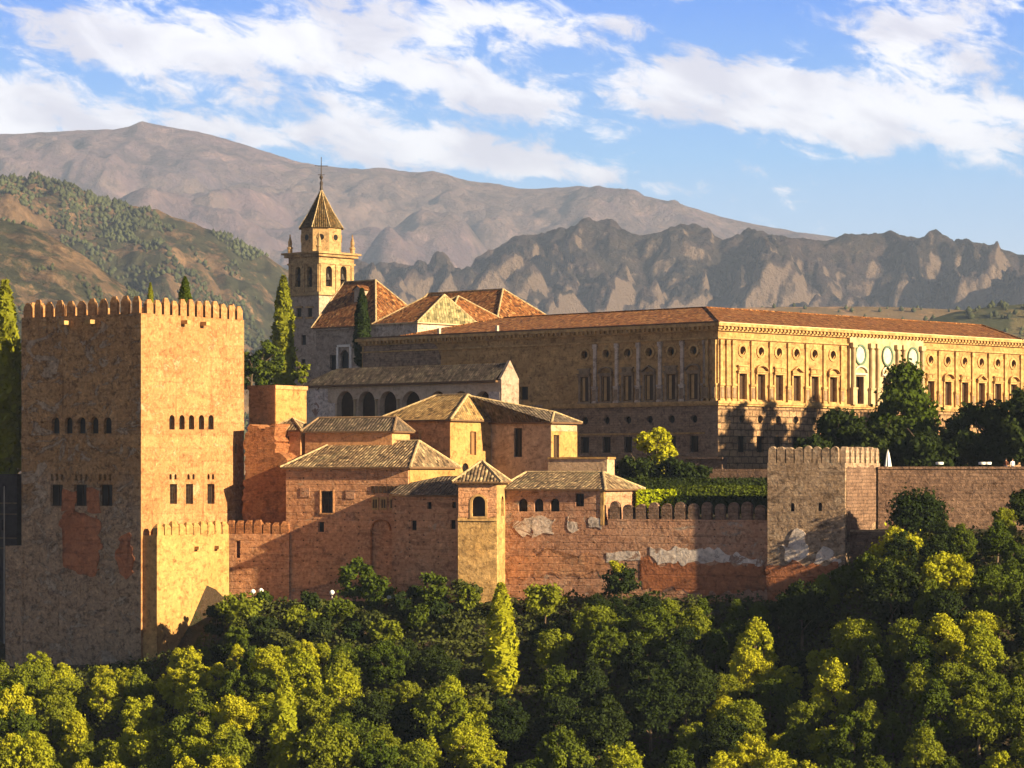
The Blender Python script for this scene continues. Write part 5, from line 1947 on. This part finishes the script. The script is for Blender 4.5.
# single trees round the buildings
cyp(283.5, 277, 392, 470, 24, 'tall slim cypress directly left of the church bell tower')
cyp(362, 289, 366, 462, 17, 'dark slender cypress in front of the church roof dormer', 1, mat='leaf_dark')
cyp(150.5, 283, 330, 380, 8, 'tiny cypress tip showing over the corner of the tall tower', 1)
cyp(185, 277, 330, 382, 15, 'bushy dark cypress top showing over the golden tower face', 0, mat='leaf_green')
cyp(501, 584, 697, 318, 33, 'bright slim cypress standing alone in the dark wood below the turret', 1, mat='leaf_lime')
cyp(284, 672, 800, 300, 32, 'bright narrow cypress at the bottom edge below the red wall', 0, mat='leaf_lime')
cyp(5, 283, 480, 376, 38, 'large bright conifer at the left edge beside the tall tower', 0, 'conifer')
big_tree('leafy_tree', 262, 392, 440, 3.4, 7.5, .5, 30, 130, .42, 'leaf_green', 'dark round tree between the tall tower and the cypress', seed=21)
big_tree('leafy_tree', 303, 388, 436, 1.8, 4.0, .2, 14, 120, .36, 'leaf_olive', 'small yellowish bush at the foot of the church bell tower', seed=22)
big_tree('leafy_tree', 250, 398, 400, 1.8, 6.5, .2, 16, 120, .36, 'leaf_dark', 'small dark tree squeezed against the golden tower edge', seed=23)
# promenade trees before the palace
big_tree('shade_tree', 905, 474, 384, 5.4, 14.6, .2, 110, 230, .42, 'leaf_green', 'largest dark round tree before the middle of the palace front', 'tall', seed=31)
big_tree('shade_tree', 838, 474, 378, 4.2, 9.0, -.6, 55, 190, .42, 'leaf_dark', 'low dark tree left of the largest tree before the palace', seed=32)
big_tree('shade_tree', 985, 474, 376, 4.8, 10.6, -.8, 70, 210, .42, 'leaf_dark', 'broad very dark tree under the right part of the palace', seed=33)
big_tree('shade_tree', 1024, 474, 372, 4.2, 11.5, -.6, 60, 200, .42, 'leaf_dark', 'dark tree cut by the right edge before the palace', seed=34)
big_tree('shade_tree', 950, 474, 386, 3.6, 7.6, -.8, 50, 180, .42, 'leaf_dark', 'lower dark tree filling the gap right of the largest tree', seed=35)
big_tree('shade_tree', 878, 474, 373, 4.0, 7.4, -.8, 55, 190, .42, 'leaf_dark', 'dark bushy tree under the left side of the largest tree', seed=36)
big_tree('shade_tree', 925, 474, 370, 4.0, 6.4, -.8, 50, 190, .42, 'leaf_dark', 'dark bushy tree under the right side of the largest tree', seed=38)
big_tree('shade_tree', 812, 474, 372, 2.6, 5.6, -.6, 36, 170, .42, 'leaf_dark', 'small dark tree rising behind the merlons of the right wall tower', seed=39)
big_tree('shade_tree', 1080, 472, 372, 6, 13, .0, 60, 160, .5, 'leaf_dark', 'tall dark tree just outside the right edge', seed=37)
for k_, (tx_, ty_) in enumerate(((74, 388), (79, 393), (84.5, 399), (90, 404.5), (95.5, 410), (78, 384), (86, 392))):  # unseen grove, placed so its shadow falls on the palace's lower storey
    rs_ = np.random.RandomState(90 + k_)
    e_ = empty('elm', (tx_, ty_, -.5))
    tag(e_, 'tall elm of the unseen grove set beyond the right edge to shade the palace', 'tree', 'unseen elm grove shading the palace')
    c_, n_, s_ = crown_pts(rs_, 4.8, 27 + (k_ % 3), 1.0, 90, 110, .6, 'round', .3)
    link('crown', quads_mesh('crown', c_, n_, s_, M['leaf_dark'], seed=k_), (), e_)
    link('trunk', trunk_mesh(18, .5, k_ + 9, 6, 2.5), (M['bark'],), e_)
big_tree('garden_tree', 657, 487, 375, 2.9, 6.8, 1.5, 34, 150, .36, 'leaf_lime', 'bright yellow tree standing before the shaded palace base', seed=41)
big_tree('garden_tree', 640, 490, 372, 3.2, 4.6, .0, 34, 140, .36, 'leaf_dark', 'dark bushy tree left below the bright yellow garden tree', seed=42)
big_tree('garden_tree', 684, 492, 371, 3.4, 4.4, .0, 34, 140, .36, 'leaf_dark', 'dark bushy tree right below the bright yellow garden tree', seed=43)
big_tree('round_bush', 917, 524, 328.5, 3.4, 5.6, -1.7, 60, 170, .26, 'leaf_dark', 'big round dark bush against the garden wall', seed=44, rc=.3)
big_tree('round_bush', 1028, 520, 328, 2.4, 5.8, -1.7, 36, 150, .28, 'leaf_dark', 'dark bush at the right end of the garden wall', seed=45)


def hedge(name, b0, b1, Y, dep, py0, py1, mat, label, seed, lsz=.22, dens=55):
    """clipped box hedge: solid core faces plus leaves"""
    rs = np.random.RandomState(seed)
    a, c = P(b0, py1, Y), P(b1, py1, Y)
    z0, z1 = a.z, (HY - py0) / F * Y
    w = c.x - a.x
    n = int((w * (z1 - z0) + w * dep + 2 * dep * (z1 - z0)) * dens)
    pts = np.stack([rs.uniform(0, w, n), rs.uniform(0, dep, n), rs.uniform(0, z1 - z0, n)], 1)
    side = rs.randint(0, 4, n)
    nr = np.zeros((n, 3))
    pts[side == 0, 1] = 0; nr[side == 0] = (0, -1, 0)
    pts[side == 1, 2] = z1 - z0; nr[side == 1] = (0, 0, 1)
    pts[side == 2, 0] = w; nr[side == 2] = (1, 0, 0)
    pts[side == 3, 0] = 0; nr[side == 3] = (-1, 0, 0)
    pts += rs.normal(size=(n, 3)) * .08
    nr = nr + rs.normal(size=(n, 3)) * .5
    nr /= np.linalg.norm(nr, axis=1)[:, None]
    o = link(name, quads_mesh(name, pts, nr, lsz * rs.uniform(.6, 1.4, n), M[mat], seed=seed), (), None, (a.x, Y, z0))
    tag(o, label, 'hedge')
    mb = MB()
    mb.box(.12, w - .12, .12, dep - .12, 0, z1 - z0 - .12)
    k = mb.obj('stems', M['leaf_dark'], o)
    return o


hedge('hedge', 637, 675, 352, 3, 491, 514, 'leaf_hedge', 'bright yellow-green clipped hedge behind the merlons', 1)
hedge('hedge', 677, 768, 350, 2.5, 497, 514, 'leaf_dark', 'long dark clipped hedge directly behind the merlons', 2)
hedge('hedge', 672, 768, 358, 2.5, 487, 500, 'leaf_green', 'second dark green hedge on the terrace above', 3)
hedge('hedge', 622, 768, 366, 2.0, 479, 492, 'leaf_dark', 'uppermost dark hedge below the palace base', 4)

TW = Bld('terrace_wall', 'low brown retaining wall at the foot of the palace corner', 'wall', 800, 366, 22, -6)
TW.body(1.2, TW.left(690), 0, TW.z(469), [], [], (M['garden_wall'],), depth=.2)
TW2 = Bld('terrace_wall', 'short dark stepped wall below the shaded palace corner', 'wall', 722, 384, 30, -6)
TW2.body(1.5, TW2.left(684), 0, TW2.z(459), [], [], (M['garden_wall'],), depth=.2)
boxpart(TW2, 'coping', -.15, 1.6, -.15, TW2.left(684), TW2.z(459), TW2.z(457), M['garden_wall'])

# ------------------------------------------------------------------ the wooded slope
rngf = random.Random(77)
LIM = np.array([(-200, 640), (0, 652), (40, 648), (62, 652), (100, 665), (145, 664), (165, 648), (200, 645), (225, 640), (330, 640), (345, 642), (480, 638), (505, 640), (560, 612), (600, 590), (640, 590), (700, 598), (767, 598), (800, 580), (830, 570), (860, 548), (900, 535), (950, 520), (1024, 500), (1300, 470)], float)
placed = []


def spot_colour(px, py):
    """leaf colour by column and row seen; sun and shade are put into the kinds"""
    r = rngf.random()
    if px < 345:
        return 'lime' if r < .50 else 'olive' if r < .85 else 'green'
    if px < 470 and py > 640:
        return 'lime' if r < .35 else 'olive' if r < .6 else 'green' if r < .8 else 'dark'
    if 470 <= px < 690:  # mostly dark kinds here paint the shaded band of the wood
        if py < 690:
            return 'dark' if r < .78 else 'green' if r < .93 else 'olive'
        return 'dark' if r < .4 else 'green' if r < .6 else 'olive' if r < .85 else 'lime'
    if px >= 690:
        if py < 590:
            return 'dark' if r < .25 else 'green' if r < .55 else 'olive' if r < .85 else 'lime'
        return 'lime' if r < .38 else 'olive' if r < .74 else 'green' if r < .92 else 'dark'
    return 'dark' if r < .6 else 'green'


REG = [(-1e9, 150, 'below the shaded face of the tall tower'), (150, 260, 'below the golden bastion'), (260, 460, 'below the red house'), (460, 560, 'below the little turret'),
       (560, 760, 'below the long curtain wall'), (760, 880, 'below the right wall tower'), (880, 1e9, 'below the garden wall at right')]
KW_ = {'lime': 'bright yellow-green broadleaf tree', 'olive': 'olive yellow broadleaf tree', 'green': 'mid green broadleaf tree', 'dark': 'dark green broadleaf tree'}
tries = 0
cnt = 0
while tries < 20000 and cnt < 298:
    tries += 1
    Y = rngf.uniform(262, 346)
    px = rngf.uniform(-70, 1094)
    X = (px - CX) / F * Y
    z = float(hill_z(X, Y))
    yw = float(np.interp(CX + F * X / 348, WL[:, 0], WL[:, 2]))
    if Y > yw - 3.2:
        continue
    base_py = HY - z / Y * F
    sc = rngf.uniform(.66, 1.2)
    top_py = HY - (z + 7.6 * sc) / Y * F
    if top_py > 790:
        continue
    if top_py < np.interp(px, LIM[:, 0], LIM[:, 1]):
        sc2 = ((HY - np.interp(px, LIM[:, 0], LIM[:, 1])) / F * Y - z) / 7.6
        if sc2 < .40:
            continue
        sc = sc2
    mind = 2.75 * (sc + .25)
    if any((X - a) ** 2 + (Y - b) ** 2 < (mind * .5 + c_ * .5) ** 2 for a, b, c_ in placed):
        continue
    # keep the lone cypresses clear
    if abs(px - 501) < 44 and Y < 321 and top_py < 690:
        continue
    if abs(px - 284) < 42 and Y < 304 and top_py < 768:
        continue
    placed.append((X, Y, mind))
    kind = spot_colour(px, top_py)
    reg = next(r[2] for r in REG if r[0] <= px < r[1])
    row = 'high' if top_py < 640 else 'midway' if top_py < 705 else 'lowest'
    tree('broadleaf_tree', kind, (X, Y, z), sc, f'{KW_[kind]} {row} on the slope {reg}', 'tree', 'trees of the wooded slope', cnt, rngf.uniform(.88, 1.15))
    cnt += 1
print('forest trees', cnt)

# undergrowth that fills the ground between the trunks
rsu = np.random.RandomState(3)
n = 230000
upx = rsu.uniform(-120, 1150, n)
uY = rsu.uniform(258, 352, n)
uX = (upx - CX) / F * uY
uz = hill_z(uX, uY)
ywu = np.interp(CX + F * uX / 348, WL[:, 0], WL[:, 2])
keep = (uY < ywu - np.interp(upx, [0, 200, 240, 470, 520, 1024], [1.5, 1.5, 14, 5.0, 1.2, 1.0]))
clump = fbm(uX / 5, uY / 5, 3, 9)
keep &= clump > -.5
uX, uY, uz, clump = uX[keep], uY[keep], uz[keep], clump[keep]
hgt = np.clip(.7 + clump * 2.2, .35, 1.9)
c = np.stack([uX, uY, uz + rsu.uniform(0, 1, len(uX)) * hgt], 1)
nn = rsu.normal(size=c.shape) * .7 + np.array([0, -.2, .8])
nn /= np.linalg.norm(nn, axis=1)[:, None]
ug = link('undergrowth', quads_mesh('undergrowth', c, nn, .36 * rsu.uniform(.5, 1.4, len(uX)), M['leaf_scrub'], seed=5))
ug['kind'] = 'stuff'


def shrub(px, base, Y, R, H, mat, label, seed, name='shrub', shape='round'):
    rs = np.random.RandomState(seed)
    X = (px - CX) / F * Y
    z = (HY - base) / F * Y if base else float(hill_z(X, Y))
    e = empty(name, (X, Y, z))
    tag(e, label, 'shrub')
    c, n, s = crown_pts(rs, R, H, 0, int(16 + R * 6), 110, .28, shape, .3)
    link('foliage', quads_mesh('foliage', c, n, s, M[mat], seed=seed), (), e)
    link('stem', trunk_mesh(H * .7, .08, seed, 4, R * .5), (M['bark'],), e)
    return e


# planting along the foot of the red wall
shrub(356, 606, 345.5, 2.0, 6.2, 'leaf_green', 'rounded green shrub against the red house wall under the blocked arch', 1)
shrub(435, 612, 341, 1.9, 5.0, 'leaf_green', 'green shrub against the wall just left of the little turret', 2)
shrub(240, 640, 343, 2.9, 6.2, 'leaf_olive', 'pale green shrub with white flowers right of the golden bastion', 3)
shrub(263, 615, 347, 1.4, 2.8, 'leaf_green', 'small flowering shrub at the left end of the lawn', 4)
shrub(216, 634, 344, 1.4, 4.2, 'leaf_dark', 'dark shrub growing up the golden bastion', 5, shape='tall')
shrub(545, 618, 334, 2.4, 4.0, 'leaf_olive', 'olive shrub in the dark wood right of the little turret', 6)
shrub(622, 597, 338, 2.2, 4.0, 'leaf_dark', 'dark ivy shrub below the pale stain of the curtain wall', 7)
shrub(618, 575, 338.5, .9, 1.6, 'leaf_lime', 'little yellow plant on top of the dark ivy shrub', 8)
shrub(900, 572, 322, 3.4, 4.6, 'leaf_lime', 'bright yellow bush right of the right wall tower foot', 9)

# dark scrub and bushes on the bank below the lawn
rsb = random.Random(41)
BK = [(222, 650), (238, 664), (262, 648), (280, 660), (300, 640), (318, 656), (338, 636), (352, 654), (370, 640), (386, 658), (402, 632), (418, 650), (436, 640), (452, 658), (468, 634), (310, 622), (378, 618), (415, 616), (466, 616), (536, 630)]
WH = ['by the bastion', 'below the lawn', 'below the red house', 'below the wall house', 'below the little turret']
for k_, (bx_, by_) in enumerate(BK):
    t_ = (by_ - 612) / 50
    Yb = 345 - t_ * 13
    wh = WH[0 if bx_ < 245 else 1 if bx_ < 310 else 2 if bx_ < 392 else 3 if bx_ < 460 else 4]
    mt_ = ('leaf_dark', 'leaf_green', 'leaf_dark', 'leaf_scrub', 'leaf_olive')[k_ % 5]
    cl_n = {'leaf_dark': 'dark green', 'leaf_green': 'mid green', 'leaf_scrub': 'dull brownish', 'leaf_olive': 'olive'}[mt_]
    sh_ = shrub(bx_, None, Yb, rsb.uniform(1.2, 2.2), rsb.uniform(1.8, 3.6), mt_, f'{cl_n} bush on the scrubby bank {wh}', 200 + k_, 'bush')
    sh_['group'] = 'bushes on the bank below the red walls'

# lamps on the lawn
def lamp(px, base, Y, h, n, label):
    p = P(px, base, Y)
    e = empty('garden_lamp', p)
    tag(e, label, 'lamp')
    mb = MB()
    mb.lathe([(.16, 0), (.12, .3), (.07, .35), (.06, h - .2), (.09, h - .1)], 8)
    if n > 1:
        mb.tube((-.32, 0, h - .15), (.32, 0, h - .15), .05)
    mb.obj('post', M['lamp_metal'], e)
    for k in range(n):
        x = (-.32, .32)[k] if n > 1 else 0
        mb = MB()
        mb.lathe([(.05, h - .1), (.2, h), (.3, h + .18), (.27, h + .36), (.12, h + .5), (.02, h + .53)], 10, 0, (x, 0))
        mb.obj('globe', M['globe'], e)


lamp(332, 613, 345, 2.2, 1, 'pale garden lamp post on the lawn below the red house')
lamp(253, 607, 348, 1.6, 1, 'short white globe lamp left of the flowering shrubs')
lamp(261, 606, 348, 1.6, 1, 'short white globe lamp right beside its twin by the lawn')
lamp(392, 606, 344, .8, 2, 'twin globe lamp low against the wall left of the turret')

# folded parasols, people and cafe tables on the promenade
def parasol(px, Y, base, h, label):
    p = P(px, base, Y)
    e = empty('folded_parasol', p)
    tag(e, label, 'parasol')
    mb = MB()
    mb.lathe([(.3, 0), (.3, .1), (.04, .12), (.035, h + .1)], 8)
    mb.obj('pole', M['lamp_metal'], e)
    mb = MB()
    pr_ = [(.34, .5), (.36, .62), (.27, h * .5), (.14, h * .85), (.03, h)]
    rings = []
    for r, z in pr_:
        rings.append([(r * (1 + .18 * (-1) ** k) * math.cos(math.pi * k / 8), r * (1 + .18 * (-1) ** k) * math.sin(math.pi * k / 8), z) for k in range(16)])
    for a, b in zip(rings, rings[1:]):
        mb.ring(a, b)
    mb.obj('canopy', M['canvas'], e)


parasol(888, 348, 471, 2.5, 'folded white parasol standing behind the garden wall')


def person(px, base, Y, label, shirt, seed, turn=0.0):
    p = P(px, base, Y)
    e = empty('person', p, turn)
    tag(e, label, 'person')
    bm = bmesh.new()
    J = {'pel': (0, 0, .95, .15, .11), 'ch': (0, 0, 1.28, .18, .12), 'nk': (0, 0, 1.50, .06, .06), 'hd': (0, -.01, 1.62, .10, .11), 'tp': (0, 0, 1.74, .07, .08),
         'hl': (.10, 0, .88, .10, .10), 'kl': (.11, -.02, .50, .07, .07), 'al': (.11, .02, .08, .05, .05), 'fl': (.12, -.13, .04, .045, .035),
         'hr': (-.10, 0, .88, .10, .10), 'kr': (-.11, -.04, .50, .07, .07), 'ar': (-.12, .0, .08, .05, .05), 'fr': (-.13, -.15, .04, .045, .035),
         'sl': (.21, 0, 1.42, .06, .06), 'el': (.27, .03, 1.14, .045, .045), 'wl': (.25, -.06, .88, .035, .035), 'sr': (-.21, 0, 1.42, .06, .06), 'er': (-.27, .02, 1.14, .045, .045), 'wr': (-.22, -.14, .95, .035, .035)}
    E = [('pel', 'ch'), ('ch', 'nk'), ('nk', 'hd'), ('hd', 'tp'), ('pel', 'hl'), ('hl', 'kl'), ('kl', 'al'), ('al', 'fl'), ('pel', 'hr'), ('hr', 'kr'), ('kr', 'ar'), ('ar', 'fr'), ('ch', 'sl'), ('sl', 'el'), ('el', 'wl'), ('ch', 'sr'), ('sr', 'er'), ('er', 'wr')]
    vv = {k: bm.verts.new(j[:3]) for k, j in J.items()}
    for a, b in E:
        bm.edges.new((vv[a], vv[b]))
    me = bpy.data.meshes.new('body')
    bm.to_mesh(me)
    bm.free()
    o = link('body', me, (M['skin'], M[shirt], M['trousers']), e)
    md = o.modifiers.new('skin', 'SKIN')
    for sv, k in zip(me.skin_vertices[0].data, J):
        sv.radius = J[k][3:]
        sv.use_root = (k == 'pel')
    ss = o.modifiers.new('sub', 'SUBSURF')
    ss.levels = ss.render_levels = 1
    dg = bpy.context.evaluated_depsgraph_get()
    m2 = bpy.data.meshes.new_from_object(o.evaluated_get(dg))
    o.modifiers.clear()
    o.data = m2
    m2.materials.clear()
    for k in (M['skin'], M[shirt], M['trousers']):
        m2.materials.append(k)
    for f in m2.polygons:
        z = f.center.z
        f.material_index = 2 if z < .96 and abs(f.center.x) < .21 else 1 if .96 <= z < 1.47 else 0
        f.use_smooth = True
    mb = MB()
    mb.lathe([(.115, 1.62), (.125, 1.68), (.10, 1.76), (.03, 1.80)], 10, 0, (0, .02))
    mb.obj('hair', M['hair'], e)


person(1012.5, 473.5, 345, 'person in a pale shirt standing at the promenade parapet at right', 'shirt', 1, .3)
person(1006, 473.5, 346, 'person beside the pale shirted one, in rust red top', 'bush_red', 2, -.4)


def cafe_table(px, base, Y, label):
    p = P(px, base, Y)
    e = empty('cafe_table', p)
    tag(e, label, 'table')
    mb = MB()
    mb.lathe([(.26, 0), (.24, .05), (.04, .08), (.04, .72)], 10)
    mb.obj('foot', M['iron'], e)
    mb = MB()
    mb.lathe([(.05, .70), (.46, .71), (.48, .95), (.45, 1.0)], 16)
    mb.obj('tabletop', M['canvas'], e)


for px, w in ((939.5, 'white cafe table left of the pair on the promenade'), (982.5, 'small white cafe table in the middle of the promenade'), (987.5, 'white cafe table nearest the standing people')):
    cafe_table(px, 470.5, 346, w)

# woodland on the distant hill: thousands of far trees read as one mass
def far_wood(gridname, n, seed, hmin, hmax, mat, thr, lab):
    X, Yd, Z = GRIDS[gridname]
    rs = np.random.RandomState(seed)
    ny, nx = X.shape
    a = rs.randint(5, ny - 14, n)
    b = rs.randint(0, nx - 1, n)
    fa, fb = rs.rand(n), rs.rand(n)

    def lerp(G):
        return (G[a, b] * (1 - fb) + G[a, b + 1] * fb) * (1 - fa) + (G[a + 1, b] * (1 - fb) + G[a + 1, b + 1] * fb) * fa
    x, y, z = lerp(X), lerp(Yd), lerp(Z)
    dens = fbm(x / 240, y / 240, 4, seed + 3) + fbm(x / 60, y / 60, 3, seed + 4) * .6
    px = CX + F * x / y
    k = (dens > thr) & (px > -40) & (px < 1064)
    x, y, z = x[k], y[k], z[k]
    m = len(x)
    h = rs.uniform(hmin, hmax, m)
    r = h * rs.uniform(.35, .55, m)
    # each far tree: a rough double cone of ten faces
    an = np.arange(5) * 2 * np.pi / 5
    ring = np.stack([np.cos(an)[None] * r[:, None] * rs.uniform(.7, 1.3, (m, 5)) + x[:, None], np.sin(an)[None] * r[:, None] * rs.uniform(.7, 1.3, (m, 5)) + y[:, None], (z + h * .35)[:, None] + rs.uniform(-.1, .1, (m, 5)) * h[:, None]], -1)
    top = np.stack([x, y, z + h], -1)[:, None]
    bot = np.stack([x, y, z - 2], -1)[:, None]
    v = np.concatenate([ring, top, bot], 1).reshape(-1, 3)
    base = (np.arange(m) * 7)[:, None, None]
    j = np.arange(5)
    f = np.concatenate([np.stack([j, (j + 1) % 5, np.full(5, 5)], -1), np.stack([(j + 1) % 5, j, np.full(5, 6)], -1)], 0)[None] + base
    f = f.reshape(-1)
    me = bpy.data.meshes.new('distant_woodland')
    me.vertices.add(len(v))
    me.vertices.foreach_set('co', v.astype(np.float32).ravel())
    me.loops.add(len(f))
    me.loops.foreach_set('vertex_index', f.astype(np.int32))
    me.polygons.add(len(f) // 3)
    me.polygons.foreach_set('loop_start', np.arange(0, len(f), 3, dtype=np.int32))
    me.polygons.foreach_set('loop_total', np.full(len(f) // 3, 3, dtype=np.int32))
    me.update(calc_edges=True)
    me.materials.append(M[mat])
    o = link('distant_woodland', me)
    o['kind'] = 'stuff'


plain('far_leaves', (.05, .06, .028), .95, .4, .02)
far_wood('wooded_hill', 70000, 5, 2.5, 8, 'far_leaves', -.06, '')
far_wood('wooded_spur', 45000, 6, 2, 6, 'far_leaves', -.06, '')
far_wood('green_hill', 6000, 8, 3, 6, 'far_leaves', -.15, '')
far_wood('low_hill', 2500, 9, 3, 6, 'far_leaves', .1, '')

# ------------------------------------------------------------------ air
def haze(density, col):
    hb = MB()
    hb.box(-5200, 5200, -60, 14500, -64, 1420)
    m = bpy.data.materials.new('haze')
    m.use_nodes = True
    t = NT(m.node_tree)
    t.n.clear()
    out = t.node('ShaderNodeOutputMaterial')
    pv = t.node('ShaderNodeVolumePrincipled')
    pv.inputs['Density'].default_value = density
    pv.inputs['Color'].default_value = col + (1,)
    pv.inputs['Anisotropy'].default_value = 0.0
    t.l.new(pv.outputs[0], out.inputs['Volume'])
    o = hb.obj('haze', m)
    o['kind'] = 'stuff'


HAZE = True
if HAZE:
    haze(5.2e-5, (.50, .66, 1.0))
